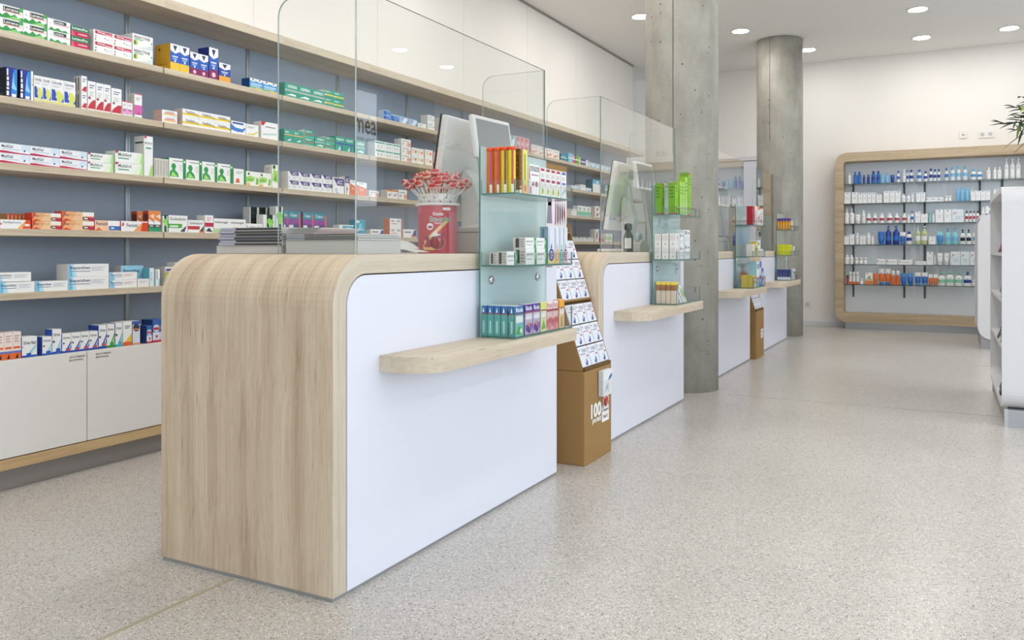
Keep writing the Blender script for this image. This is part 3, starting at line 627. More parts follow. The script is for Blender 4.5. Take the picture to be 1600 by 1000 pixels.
design('gclover', 'black and white carton with bright clover', '1d3a2c', 'e2e4df', [R(.0, 0, .3, 1, 'eef0ec'), R(.78, 0, 1, 1, 'dfe8df'), C(.5, .66, .16, '86d65a'), C(.7, .62, .14, '86d65a'), C(.6, .5, .14, '9ae06e'), R(.4, .05, .7, .35, '1f6a48')])
design('blister', 'teal and purple hanging blister card', '7a3f98', '2a3a52', [R(0, .68, 1, 1, '2b8a9c'), T('Cepe', .15, .74, .7, .9, 'dff2f2'), R(.0, .46, 1, .66, '8f3f9c'), R(.85, .2, 1, .9, 'd85a6a'), R(.05, .04, .4, .42, 'dfe8ec'), P('3a3f72', (.35, .3), (.9, .3), (.8, .45), (.5, .45)), R(.45, .02, .9, .3, 'eceef0')])
design('smallred', 'small white carton with red end', W_, 'dcd8d2', [LN(.1, .35, .7, .7, 1, '6a6468'), P('c8323f', (.82, .2), (.98, .3), (.95, .8), (.82, .7))])
design('smallblue', 'small white-blue capsule carton', W_, '6a5ab0', [P('3f62b4', (.1, .2), (.8, .3), (.7, .75), (.2, .7))])
design('tealwhite', 'white carton with turquoise panel', W_, 'd8d8d2', [R(.22, .12, 1, .82, '3fa8c0'), T('Cromo', .4, .32, .86, .66, 'e9f6f8'), P('4bbd9a', (.22, .12), (.5, .12), (.22, .3))])
design('tealbox', 'turquoise upright carton', '3ba3bd', '2f8aa4', [P('7fd0dc', (.3, .3), (.7, .5), (.6, .8), (.35, .7)), T('CromoHEXAL', .08, .36, .9, .46, 'e4f4f6'), R(.1, .8, .4, .95, 'dfeef0')])
design('bepan', 'white carton with sky-blue edge and navy wordmark', W_, 'e2dfdb', [P('7cc4e4', (0, 0), (.13, 0), (.11, 1), (0, 1)), P('b9e0f0', (.13, 0), (.26, 0), (.18, 1), (.11, 1)), T('Bepanthen', .06, .52, .48, .82, '36406a'), R(.06, .40, .48, .445, '3f4a80'), C(.07, .18, .08, '5fb0d8'), LN(.54, .4, .92, .8, 3, 'c6ccd2')])
design('bepan_l', 'large white carton with sky-blue edge', W_, 'dfdad6', [P('7cc4e4', (0, 0), (.10, 0), (.06, 1), (0, 1)), P('b9e0f0', (.10, 0), (.2, 0), (.12, 1), (.06, 1)), T('Bepanthen', .04, .54, .53, .84, '36406a'), R(.04, .42, .53, .46, '3f4a80'), C(.08, .18, .08, '5fb0d8'), LN(.56, .45, .9, .8, 3, 'c6ccd2')])
design('bepan_p', 'white carton with sky-blue edge and rose text', W_, 'dfdad6', [P('8fcde8', (0, 0), (.2, 0), (.1, 1), (0, 1)), T('Bepanthen', .05, .5, .46, .82, '5a6a9a'), R(.05, .38, .46, .43, '6a74a4'), LN(.52, .45, .88, .8, 2, 'e0b4ae')])
design('bepan_b', 'sky-blue carton with navy wordmark', '9cd3e8', 'dfdad6', [T('Bepanthen', .1, .6, .82, .84, '2f3f6a'), R(.1, .5, .7, .54, '36508a'), P('cfeaf4', (.6, 0), (1, 0), (1, .5))])
design('cream_t', 'pale upright carton with teal edge', 'e8eef0', '5fa8b8', [R(.8, 0, 1, 1, '7fc0cc'), LN(.15, .3, .5, .8, 4, 'a8b4b8')])
design('cream_w', 'white upright carton with black script', W_, 'd6d6d2', [R(.25, .4, .4, .92, '5a5a5e'), P('9fd0d4', (.6, 0), (1, 0), (1, .4), (.7, .5))])
design('orangew', 'white-pink carton with orange foot', 'f3e4dc', 'e6cfc4', [R(0, .0, 1, .22, 'ea6a2a'), P('2a2a30', (.3, .02), (.6, .2), (.7, .02)), R(.0, .22, 1, .30, '6a7ac0'), R(.1, .38, .9, .46, 'ee6a3a'), LN(.2, .6, .8, .9, 3, 'caa89c')])
design('otriven_w', 'wide white and blue nasal-spray carton', W_, '2f55b4', [R(0, 0, 1, .1, '2f55b4'), T('Otriven Nasal', .08, .62, .92, .8, '4a5066'), P('8fd4e0', (.3, .1), (.45, .1), (.95, .5), (.95, .62)), P('c5e8ee', (.5, .1), (.6, .1), (.95, .4), (.95, .46)), R(.3, .1, .6, .2, '2f55b4'), C(.06, .5, .03, '3a6ab0')])
def otri(c1, foot): return [R(0, 0, 1, .1, foot), T('Otriven', .1, .72, .86, .85, '4a5066'), P(c1, (.35, .1), (.6, .1), (1, .5), (1, .62)), P(c1, (.7, .1), (.85, .1), (1, .3), (1, .4)), R(.4, .1, .9, .22, foot), C(.16, .5, .05, '3a4a70')]
design('otriven_c', 'white and cyan nasal-spray carton', W_, '2f55b4', otri('8fd0e6', '2f62bc'))
design('otriven_b', 'white and blue striped nasal-spray carton', W_, '2a48a4', otri('3a55b8', '2f55b4') + [R(.5, .1, .9, .2, 'd9583a')])
design('otriven_g', 'white and green striped nasal-spray carton', W_, '2a48a4', otri('4fae3f', '3f9c3a'))
design('otriven_t', 'white and turquoise striped nasal-spray carton', W_, '2a48a4', otri('4fc0cc', '3fb0c0'))
design('olynth_y', 'white carton with gold and orange foot', W_, 'd8d4cc', [R(0, 0, 1, .16, 'e4682f'), P('f0c24a', (.2, .16), (1, .16), (1, .5)), LN(.2, .7, .85, .85, 2, '5a5a66')])
design('olynth_b', 'pale carton with blue top and pink band', 'dfe3ee', '9a9aa8', [R(0, .85, 1, 1, '3f62b4'), C(.5, .72, .2, '3a3f52'), R(.1, .62, .9, .68, 'd98a5a'), R(0, 0, 1, .08, 'e4a07a')])
design('bluered', 'blue carton with red oval', '3f6ab4', '23407c', [C(.5, .62, .22, 'd8dcec'), R(.1, .55, .9, .66, 'c23a3f'), R(0, .08, 1, .45, 'dfe6f2'), R(.4, .2, .7, .32, 'c94a55'), R(0, 0, 1, .1, 'd23a48')])
design('limebox', 'white carton with lime patch', 'e9e7ea', 'cfcac0', [R(0, .2, 1, .7, 'a3c43a'), R(.1, .78, .8, .9, '5a4f8a'), R(0, .7, 1, .76, 'd9a0b4')])
design('blue_s', 'blue and pale blue small carton', '5f98dc', 'b9d0e8', [P('2f5fc0', (0, 0), (.5, 0), (.2, .8), (0, .8)), P('c0323f', (.2, .5), (.5, .55), (.4, .62)), R(0, .85, 1, 1, 'bcdcf2'), R(.82, 0, .92, .4, '2a2f6a')])
design('lblue_s', 'pale blue small carton', '9cc4e8', 'dfe6ec', [P('e0eefa', (.3, 0), (.9, .2), (.9, .9), (.5, .8)), R(.1, .6, .5, .68, 'c47a8a'), R(.8, .05, .9, .4, '6a3f6a')])
design('mint', 'white carton with mint text and red disc', 'f1f2ef', 'd9d8d4', [LN(.1, .55, .7, .8, 2, '8fa6a0'), R(.1, .3, .6, .4, '8fd0ba'), C(.84, .42, .14, 'dc8f98')])
design('mintband', 'white carton with teal band and grey discs', 'f1f2ef', 'c9d4d8', [R(.05, .72, .95, .88, '4fae9c'), C(.3, .35, .14, 'd0d0cc'), C(.65, .35, .14, 'd0cbc4'), C(.55, .3, .06, 'e0a84a'), C(.3, .33, .05, 'a0a8b0')])
design('coral', 'white carton with coral end panel', 'f1f0ec', 'dcd8d4', [R(.6, .05, 1, .55, 'f0a898'), LN(.12, .62, .8, .8, 1, '8a8a86'), C(.2, .35, .12, '6a8a86')])
design('tangerine', 'white carton with orange ball', 'f3f1ec', 'e3e0da', [C(.72, .5, .22, 'ee8a2f'), LN(.1, .3, .5, .8, 3, 'c0beb8')])
design('mauve', 'grey-mauve carton with wine foot', 'd8d0d6', '6a2f48', [R(0, 0, 1, .2, '8a2f4a'), LN(.1, .4, .6, .85, 4, '9a90a0'), R(.65, .2, 1, 1, 'eeeeec')])
design('aqua_t', 'aqua flowered upright carton', '8fd0d4', '5fa8b0', [P('e4f4f4', (.2, .1), (.8, .3), (.7, .8), (.3, .6)), C(.4, .85, .12, 'd06a8a'), P('3f9aa4', (.5, .1), (.9, .1), (.9, .5))])
design('rose_t', 'rose upright carton with red blossoms', 'e4a4ae', 'c9c8d8', [C(.4, .8, .14, 'cf4a5a'), C(.6, .5, .14, 'e9d0d4'), C(.4, .25, .14, 'cf4a5a')])
design('peach', 'white tea carton with orange fruit', 'f2ede6', 'cfb0b8', [C(.4, .25, .18, 'f0a84a'), C(.65, .35, .16, 'e8824a'), LN(.2, .7, .8, .85, 1, 'b0a8a4'), P('e87a2a', (.1, .1), (.3, .1), (.2, .5))])
design('teal_d', 'dark teal narrow carton', '2f7c8c', '274f60', [R(0, .4, 1, .55, 'cfe0e0'), R(.2, .6, .8, .9, '5fb0bc')])
design('sky_n', 'sky-blue narrow carton with white belt', '8fc8e4', '6ab0d0', [R(0, .42, 1, .55, 'f2f4f4')])
design('red_n', 'red narrow carton with white belt', 'c9405a', 'a02a44', [R(0, .42, 1, .58, 'f2f4f4'), R(0, .58, .5, 1, 'e9d4d8')])
design('green_n', 'green narrow carton with white belt', '5ab04a', '3f8a38', [R(0, .42, 1, .58, 'f2f4f4')])
design('lime_n', 'lime narrow carton with white belt', 'b0d44a', '8ab038', [R(0, .42, 1, .58, 'f2f4f4')])
design('violet_n', 'violet narrow carton with white belt', '5a4f9c', '45407c', [R(0, .42, 1, .58, 'f2f4f4')])
design('white_n', 'white narrow carton beside violet one', 'eeeeea', 'd8d8d4', [LN(.2, .2, .8, .8, 3, 'c8c8d0')])
design('icy', 'icy white-blue carton', 'dfeaf2', 'bcd4e4', [P('8fc4e0', (.2, 0), (.9, 0), (.8, .5), (.4, .4)), R(.1, .7, .8, .8, 'a8c8dc')])
design('aquaw', 'white carton with aqua top', 'eef2f2', '2f5f70', [R(0, .68, 1, 1, '6ab8d4'), R(.4, .72, .7, .9, 'cfe8f0')])
design('greenrow', 'white carton with green foot band', 'f1f2ee', 'd4d4ce', [R(0, .12, 1, .45, '7cc89a'), R(0, 0, 1, .12, '9ac8d8'), C(.5, .7, .16, '8a8c88')])
design('figurered', 'white carton with red figure', 'f2f0ec', 'd8cfc8', [P('c03a44', (.3, .05), (.6, .4), (.4, .85), (.25, .5)), LN(.55, .5, .9, .85, 2, 'a0a0a0')])
design('ibu', 'white painkiller carton with orange edge', 'f2f1ee', 'd87a3f', [T('IBU', .12, .62, .5, .84, '4a5a6a'), T('400', .58, .62, .84, .84, '7a3f5a'), R(.12, .4, .6, .47, 'c07a7a'), R(.93, 0, 1, 1, 'e0793f')])
design('ibu_s', 'small white carton with navy-orange curve', 'f2f1ee', 'd8d4ce', [P('2f3f8c', (.7, .2), (.85, .9), (1, .9), (1, .1)), P('e0793f', (.62, 0), (.9, 0), (.7, .5)), LN(.1, .5, .6, .8, 1, '5a5a62')])
design('plainw', 'plain white carton', 'efeeea', 'd8d6d0', [LN(.15, .5, .85, .8, 2, 'c4c4c4')])
design('swirl', 'white carton with red dot and blue swirl', 'e4e8f2', 'd8dbe2', [R(.38, .70, .9, .88, 'b7b8be'), C(.14, .84, .05, 'b02838'), R(.1, .60, .7, .64, '9a6a74'), P('34408c', (.42, .08), (.60, .04), (.72, .22), (.66, .42), (.62, .28), (.52, .16), (.46, .24)), P('c9d8ee', (.46, .24), (.56, .16), (.62, .34), (.5, .42)), R(.72, .46, .92, .54, 'c8606a')])
# counter displays
design('quiris', 'turquoise lozenge carton with blue top', '7fc4bc', '4fa8a0', [R(0, .76, 1, 1, '2f6aa8'), R(0, .72, 1, .755, 'a02a4a'), T('Ricola', .12, .80, .9, .95, 'ffffff'), R(.12, .45, .9, .68, 'eef2f0'), P('5ab04a', (.1, .1), (.5, .35), (.9, .2), (.6, .05)), C(.7, .18, .08, 'f4f4f4')], [R(0, .76, 1, 1, '2f6aa8'), R(0, .72, 1, .755, 'a02a4a'), R(.35, .1, .6, .5, 'bfe2dc'), P('ffffff', (.3, .78), (.6, .78), (.45, .95))], 'e3e6e4')
design('berry', 'violet lozenge carton with berries', 'c9b8d4', '8a78ac', [R(0, .76, 1, 1, '4b2f8c'), R(0, .72, 1, .755, 'a02a4a'), T('Ricola', .12, .80, .9, .95, 'ffffff'), R(.12, .5, .9, .68, 'eeeaf0'), C(.3, .22, .12, '6a4a9c'), C(.55, .16, .12, '5a3f8c'), C(.78, .26, .12, 'a06ab0'), C(.5, .34, .08, 'e09a6a')], [R(0, .76, 1, 1, '4b2f8c'), R(0, .72, 1, .755, 'a02a4a')], 'e3e0e6')
design('limez', 'lime lozenge carton', 'dfe8b8', 'b8c88a', [R(0, .78, 1, 1, 'd8dc6a'), R(0, .72, 1, .755, 'a02a4a'), R(.1, .5, .9, .68, 'f0f2e6'), P('8ab84a', (.1, .08), (.5, .4), (.9, .1))], (), 'eceade')
design('cherryz', 'red lozenge carton with cherry branch', 'eac4c4', 'd8a0a0', [R(0, .80, 1, 1, 'f0e8e4'), R(0, .66, 1, .72, 'b82a3a'), T('Ricola', .08, .80, .92, .96, 'b02038'), C(.3, .25, .16, 'd4707a'), C(.65, .3, .16, 'cf6a70'), C(.5, .14, .14, 'e08a8a')], (), 'efe8e4')
design('orangez', 'orange lozenge carton', 'ecd4a8', 'e09a2f', [R(0, .74, 1, 1, 'f0a83a'), R(0, .70, 1, .735, 'b8402a'), R(.1, .5, .9, .66, 'f4ece0'), P('c8a060', (.2, .05), (.8, .05), (.7, .4), (.3, .4))], [R(0, .74, 1, 1, 'e8901f')], 'f0e6d4')
design('greenw', 'white tablet carton with green end', 'f0f1ee', 'cfcbc4', [T('gelomyrtol', .08, .52, .72, .76, '77807a'), LN(.08, .24, .6, .42, 1, 'b8bdb8'), R(.84, 0, 1, 1, '2fa04f'), R(.88, .35, .96, .75, 'bfe8c8')], [R(.2, .08, .5, .92, '4a4844'), LN(.6, .1, .9, .9, 4, '9a968e')], 'e3e3df')
for k_, c_, c2 in (('oral_b', '2f3f8c', 'e8dc8a'), ('oral_o', 'e09a3a', 'f2c88a'), ('oral_g', '3f9a7a', '8fc8b4'), ('oral_p', '8a3f6a', 'd4a8c4')):
    design(k_, {'oral_b': 'tall pale carton with navy oval', 'oral_o': 'tall slim carton with orange oval', 'oral_g': 'tall slim carton with green oval', 'oral_p': 'tall slim carton with plum oval'}[k_], 'dfe4ee', '7f9aa6', [P(c2, (0, 0), (1, 0), (1, .12), (0, .3)), ('e', .5, .24, .40, .17, c_), ('e', .5, .24, .22, .11, 'f2f2f2'), T('e', .3, .16, .7, .32, c_), R(.1, .4, .2, .95, 'b8c0d0'), P(c_, (.4, .42), (.6, .42), (.55, .55), (.45, .5))], [R(.3, .1, .5, .95, '52748c'), R(.7, .3, .8, .9, '9cb4bc')])
design('additiva', 'white upright carton with crimson wedge', 'f3f2f0', 'eeece8', [R(.08, .78, .95, .94, '77777c'), T('ADDITIVA', .1, .80, .9, .92, 'e9e9e9'), LN(.2, .62, .9, .7, 1, 'b05a7a'), P('b0244a', (0, .55), (.1, .45), (0, .95)), C(.7, .36, .1, 'c0606a'), P('5f7f6a', (.2, .3), (.4, .45), (.5, .3)), R(.04, .03, .2, .26, 'd0707a')], [R(.15, .05, .4, .95, '3a3a40')])
design('drops', 'white pack with crimson top and lime drops', 'f3f2ef', 'd9d6d0', [R(.15, .88, .85, .97, 'b02a4a'), LN(.15, .66, .85, .8, 3, 'b0aca8'), R(.15, .50, .85, .6, 'a83a58'), P('c8d85a', (.2, .12), (.5, .38), (.8, .12), (.5, .05)), C(.5, .2, .06, 'a0b83a')])
design('dropsb', 'white pack with blue top field', 'f3f2ef', 'd9d6d0', [R(.15, .88, .85, .97, '2f5fb8'), LN(.15, .66, .85, .8, 3, 'b0aca8'), R(.15, .50, .85, .58, '4a7ac8'), P('8fc0e4', (.2, .08), (.9, .3), (.8, .4), (.2, .2))])
design('browntab', 'brown slim carton with gold lines', '7a4a1c', '6a3f18', [LN(.1, .2, .9, .95, 6, '93602a'), R(0, 0, 1, .08, 'e8e4dc'), R(0, .12, 1, .16, 'd8b070')], [LN(.1, .3, .9, .95, 6, '93602a'), R(0, 0, 1, .07, 'e8e4dc')])
design('yellowtab', 'pale yellow slim carton', 'e8e07a', 'e4dc8a', [R(.3, .3, .55, .9, '8f8a3a'), R(0, 0, 1, .22, 'f0c488'), R(.3, .05, .7, .18, 'd8683a')])
design('greencard', 'lime green upright carton with red foot', '8cc22c', '6fa524', [R(0, 0, 1, .05, 'b8344a'), LN(.15, .7, .85, .88, 3, '5f8a20'), LN(.15, .3, .75, .5, 3, '79a82a'), R(.1, .93, .5, 1, 'c03a4a')], [R(0, 0, 1, .04, 'b8344a'), LN(.15, .5, .85, .9, 4, '4f781c')], 'c23a4c')
design('greencard_l', 'pale lime upright carton with figures', 'a9d65c', '8cc22c', [LN(.15, .6, .8, .88, 3, '6f9a3a'), P('e4f2cf', (.2, .1), (.45, .45), (.5, .1)), P('e4f2cf', (.6, .1), (.75, .4), (.85, .1))], (), 'c23a4c')
design('face', 'white carton with line-drawn face', 'e9e7e4', 'e9e7e4', [R(.15, .45, .85, .9, 'd8d4d0'), LN(.2, .55, .8, .8, 2, 'b8b0aa'), P('c4beb8', (.3, .12), (.5, .36), (.7, .12))], [R(.15, .45, .85, .9, 'd8d4d0'), P('c4beb8', (.3, .12), (.5, .36), (.7, .12))])
design('clinic', 'white carton with grey label block', 'eceef0', 'dde0e4', [R(.1, .68, .35, .92, '77777c'), R(.5, .72, .9, .84, '9a9a9e'), LN(.1, .2, .9, .5, 3, 'c8ccd2')])
design('caplet', 'white stick pack with amber cap end', 'f0efec', 'd9c8b0', [R(0, .6, 1, .86, '9a6a3a'), R(0, .86, 1, 1, 'e8d04a'), LN(.2, .1, .8, .5, 2, 'c8ccd0')], [R(0, .6, 1, .86, '9a6a3a'), R(0, .86, 1, 1, 'e8d04a')])
design('redcube', 'crimson cube carton', 'b81f32', 'a81a2c', [LN(.2, .3, .8, .6, 2, 'd05a68')])
design('whitered_s', 'white carton with red strokes', 'f1efec', 'dcd8d4', [P('c0323f', (.1, .1), (.4, .3), (.3, .9), (.15, .6)), LN(.5, .3, .9, .8, 3, 'b8b4b0')])
design('orangetop', 'white carton with orange lid', 'f1efec', 'dcd8d4', [R(0, .82, 1, 1, 'e8823a'), C(.4, .4, .14, 'a04a6a'), LN(.6, .3, .9, .7, 2, 'b0b0b0')])
design('goldcube', 'yellow cube carton with olive band', 'd8c83a', 'c4b43a', [R(0, .42, 1, .56, '8a8024'), R(.1, .7, .9, .85, 'eee49a')])
design('bluestar', 'blue carton with red star', '3f74c8', '6a98d4', [C(.4, .6, .2, 'f0f0f2'), P('c8323f', (.3, .5), (.5, .55), (.42, .75)), R(.1, .1, .9, .3, 'cfe0f2')])
design('aquaw_s', 'white bandage carton with aqua field', 'e8f0f0', '9cc8d0', [R(.1, .7, .9, .9, '9aa8ac'), R(0, .0, 1, .35, '6ac4c4'), C(.5, .2, .1, 'e0f4f0')])
design('bluerow', 'navy slim carton with white foot', '2a3f94', '24367c', [R(0, 0, 1, .28, 'e8ecf2'), LN(.2, .5, .8, .85, 2, '5a70b8')], [R(0, 0, 1, .28, 'e8ecf2')])
design('amber', 'amber slim pack with violet top', 'd89a2a', 'c8861f', [R(0, .78, 1, 1, '4a3f9a'), R(.2, .1, .8, .6, 'eec45a')], [R(0, .78, 1, 1, '4a3f9a'), R(.2, .1, .8, .6, 'e8b84a')])
design('neon', 'neon yellow slim pack', 'e4e82a', 'd8dc24', [P('b8bc1c', (.2, .1), (.5, .5), (.8, .1)), LN(.2, .6, .8, .85, 2, 'a8ac20')], [P('b8bc1c', (.2, .1), (.5, .5), (.8, .1)), LN(.2, .6, .8, .85, 2, 'a8ac20')])
design('card_orange', 'orange effervescent tube print', 'd8741f', 'd8741f', [])

CACHE = {}
def carton_mesh(key, w, d, h):
    k = (key, round(w, 4), round(d, 4), round(h, 4))
    if k in CACHE: return CACHE[k]
    q = D[key]; b = MB(); base = hx(q['base']); side = hx(q['side']); top = hx(q['top'])
    b.box(-w / 2, w / 2, 0, d, 0, h, cols=[base, top, base, side, side, side])
    def deco(dec, fn, W, H, sgn):
        for i, e in enumerate(dec):
            off = 0.0003 + 0.00008 * i
            if e[0] == 'p': b.face([fn(min(max(u, .004), .996) * W, min(max(v, .004), .996) * H, off) for u, v in e[1]], 0, hx(e[2]))
            elif e[0] == 'c': b.face([fn(min(max(e[1] * W + min(e[3] * H, .45 * W) * math.cos(a * math.pi / 6), .004 * W), .996 * W), e[2] * H + min(e[3] * H, .45 * W) * math.sin(a * math.pi / 6), off) for a in range(12)], 0, hx(e[4]))
            elif e[0] == 'e': b.face([fn((e[1] + e[3] * math.cos(a * math.pi / 8)) * W, (e[2] + e[4] * math.sin(a * math.pi / 8)) * H, off) for a in range(16)], 0, hx(e[5]))
            elif e[0] == 't': put_text(b, e[1], lambda u, v: fn(u, v, off), e[2] * W, e[3] * H, e[4] * W, e[5] * H, 0, hx(e[6]))
    deco(q['dec'], lambda u, v, o: (-w / 2 + u, -o, v), w, h, 1)
    deco(q['sdec'], lambda u, v, o: (-w / 2 - o, d - u, v), d, h, 1)
    CACHE[k] = b.mesh('medicine_box', ['printed_card']); return CACHE[k]
PEND = []      # (object, design key, place, column, level, levels)
def carton(key, place, x, y, z, w, d, h, face='X', col=0, lev=0, nlev=1, rot=None, name='medicine_box'):
    """a carton whose front faces +X (shelves, stands) or -Y (back wall)"""
    o = link(name, carton_mesh(key, w, d, h), None, (x, y, z), rot or ((0, 0, math.pi / 2) if face == 'X' else (0, 0, 0)))
    PEND.append((o, key, place, col, lev, nlev)); return o
LEVEL = {1: [''], 2: ['lower', 'upper'], 3: ['lowest', 'middle', 'topmost']}
def shelf_row(place, z, items, X=XF - 0.010):
    """items: (design, left edges and last right edge in picture columns, top row at the first edge, stack, depth, set-back)"""
    for it in items:
        key, edges, ytop = it[0], it[1], it[2]
        n = it[3] if len(it) > 3 else 1; dep = it[4] if len(it) > 4 else 0.07; back = it[5] if len(it) > 5 else 0.0
        Xi = X - back
        ed = edges.split(); x_prev = None
        h = onX(float(ed[0].split('/')[0]), ytop, Xi)[2] - z
        for i in range(len(ed) - 1):
            a = float(ed[i].split('/')[-1]); c = float(ed[i + 1].split('/')[0])
            ya = onX(a, 390, Xi)[1] + 0.0005; yc = onX(c, 390, Xi)[1] - 0.0005
            for lv in range(n):
                carton(key, place, Xi, (ya + yc) / 2, z + lv * (h / n) + 0.0004, yc - ya, dep, h / n - 0.0006, 'X', (ya + yc) / 2, lv, n)
S1, S2, S3, S4, S5 = SHELF_Z
shelf_row('top shelf', S1, [
    ('lorano', '-8 36 73', 3, 2), ('lorano_pink', '74 110', 27, 2), ('lorano_pro', '111 139', 39, 2), ('omep', '146 176 206', 45, 2), ('reactine', '207 239', 51, 2, .08),
    ('wick_y', '266 281 296', 67, 1, .11), ('wick_p', '297 311 325.5', 80, 1, .08), ('wick_p', '326.5 341', 73, 1, .08), ('wick_o', '342 360', 97, 1, .08), ('wick_s', '390 410.5 433', 121, 1, .06),
    ('aspirin', '445 465.5 486 506', 128, 1, .05), ('aspirin_y', '507 521.5 537', 139, 2, .05),
    ('blue_s', '600 610', 171, 2, .05), ('blue_s', '611 623', 178, 1, .05), ('lblue_s', '625 637.5', 181, 1, .05), ('lblue_s', '640 652', 185, 1, .05), ('mint', '653 666', 191.5, 1, .05), ('mint', '668 679', 179, 2, .06), ('plainw', '688 697', 184, 2, .06),
    ('aqua_t', '788 797 806', 208, 1, .03), ('rose_t', '807 813 819.5 827', 212, 1, .03), ('peach', '830 841.5 853 864 874', 225, 1, .06), ('teal_d', '876 886', 240, 1, .06), ('sky_n', '888 895', 239, 1, .06), ('red_n', '895.2 899.5', 243, 1, .06), ('green_n', '900 903.5', 243, 1, .06), ('lime_n', '904 907.5', 245, 1, .06), ('violet_n', '908 915', 247, 1, .06), ('white_n', '915.5 919', 250, 1, .06),
    ('icy', '920 926 931', 253, 1, .06), ('icy', '932 941 947 954 962', 256, 1, .06)])
shelf_row('second shelf', S2, [
    ('excip', '9 27', 104, 1, .07), ('excip', '31 48', 108, 1, .02), ('linola_s', '48.3 52', 111, 1, .05), ('linola', '53 66.5 79.5 99.5 118', 117, 1, .05), ('redfan_s', '127 136', 118, 2, .05), ('redfan', '137 149.5', 126, 1, .04), ('redfan', '150 162 173', 129, 1, .04), ('redfan', '174 190', 137, 1, .05), ('pink_s', '191 199 207.5', 157, 1, .03), ('pink_t', '210 222', 145, 1, .05),
    ('ybox_r', '253 277', 170.5, 2, .06), ('ybox', '285 311 336 360', 169, 2, .06), ('bluewhite', '361 384', 188, 1, .06), ('whiteyel', '384.5 404', 193, 1, .06), ('whitered', '408 434', 189, 1, .06),
    ('aspirin_o', '444 458.5 474', 201, 1, .05), ('aspirin_r', '476 491', 202, 2, .05), ('aspirin', '492 507', 213, 1, .05), ('aspirin_r', '508 523', 213, 2, .05), ('aspirin_b', '524 539.5 553', 212.5, 1, .05), ('aspirin', '555 570', 219, 1, .05),
    ('mintband', '586 602 613.5 625', 219, 2, .06), ('coral', '627 642', 216, 3, .06), ('tangerine', '643 652 662', 230, 2, .05), ('tangerine', '664 676', 233, 2, .05), ('mauve', '677 690', 238, 1, .05),
    ('icy', '893 899 906', 289, 1, .06), ('plainw', '907 915', 288, 1, .06), ('icy', '916 924', 293, 1, .06), ('aquaw', '926 939', 280, 1, .08), ('teal_d', '945 951', 288, 1, .06), ('violet_n', '952 960', 287, 1, .06)])
shelf_row('third shelf', S3, [
    ('medgel', '-2 47 93 136', 222, 2, .05), ('multilind', '137 177', 238, 2, .05), ('multilind', '180 224', 235, 2, .07), ('multi_t', '225 239', 212, 1, .07),
    ('spine', '241 245.5 250 254.5 259 263.5', 246.5, 1, .08), ('bronch', '264 290.5 315.5 339.5 364', 246, 1, .06), ('bronch_o', '365 384', 263, 1, .06), ('lime', '384.5 405 424', 267, 1, .06), ('lime_t', '425 436', 257, 1, .06),
    ('acc', '450 466.5 484 502 519', 267, 2, .07), ('acc_l', '520 537.5', 276.5, 1, .07), ('acc_k', '539 546', 275, 1, .05), ('orange', '547 556', 281, 1, .06), ('orange', '557 573', 284, 1, .06), ('coral', '577 592', 297, 1, .06), ('orangetop', '605 613.5 622', 296, 1, .06), ('coral', '623 636', 296, 1, .06),
    ('whitered', '893 901', 326, 1, .06), ('greenrow', '903 909.5 916 923', 321, 1, .06), ('figurered', '930 938', 322, 2, .06), ('plainw', '946 951 956', 330, 1, .06)])
shelf_row('fourth shelf', S4, [
    ('fenihyd', '0 48', 342.5, 1, .05), ('fenisup', '50 95.5', 332, 2, .05), ('fenisup', '96.5 147', 330, 2, .05), ('fenistil_b', '148 187.5', 344, 1, .04), ('fenistil_r', '189 231', 345, 1, .04), ('fenistil_t', '232 241 251', 329, 1, .04),
    ('gclover', '254 262', 337, 1, .08), ('soledum', '263 293', 336, 1, .06), ('soledum_r', '293.5 319', 343.5, 1, .06), ('pinkbox', '320 333.5', 336, 1, .06), ('medangin', '334 384', 341, 1, .06), ('lemocin', '384.5 410', 349, 1, .06), ('gclover', '411 430', 335, 1, .05), ('gclover', '431 442', 322, 1, .05),
    ('blister', '443 450.5 470', 329, 1, .03), ('blister', '473 490 510', 331, 1, .03), ('smallblue', '511 518 527', 358, 1, .05), ('tealwhite', '530 553', 351, 2, .05), ('tealbox', '555 571', 343, 1, .05), ('ibu_s', '579 599', 358, 1, .05), ('ibu', '609 628', 341, 2, .05), ('ibu_s', '630 650', 358, 1, .05),
    ('clinic', '890 902 914 927', 370, 1, .06), ('figurered', '930 936', 358, 1, .06), ('redcube', '937 944', 372, 1, .06), ('lime', '945 951 957', 365, 1, .06)])
shelf_row('fourth shelf, back', S4, [('spine_r', '10 16 22 28 34 40 46', 333.5, 1, .05), ('fenistil_t', '214 221.5 229', 330, 1, .04), ('gblack', '390 403 416.5 430', 323, 1, .05)], XF - 0.085)
shelf_row('fifth shelf', S5, [
    ('bepan', '-2 54', 441.5, 1, .06), ('bepan', '55 106', 440, 1, .06), ('bepan_l', '106.5 170', 413, 2, .08), ('bepan_p', '171 214', 426, 2, .05), ('plainw', '215 233', 436, 1, .05), ('cream_t', '233.5 242', 419, 1, .05), ('cream_w', '243 250', 421, 1, .05), ('limebox', '258 272', 417, 1, .06), ('plainw', '274 286', 410, 1, .06)])
bp_ = D['bepan']; carton('bepan', 'fifth shelf', XF - .012, (onX(0, 390, XF)[1] + onX(47, 390, XF)[1]) / 2 - .005, S5 + onX(-2, 441.5, XF)[2] - S5 + .0015, .155, .055, .037, 'X', 0, 1, 2)
shelf_row('fifth shelf, back', S5, [('bepan_b', '189 224', 415, 1, .05), ('cream_t', '225 232', 420, 1, .05)], XF - 0.075)
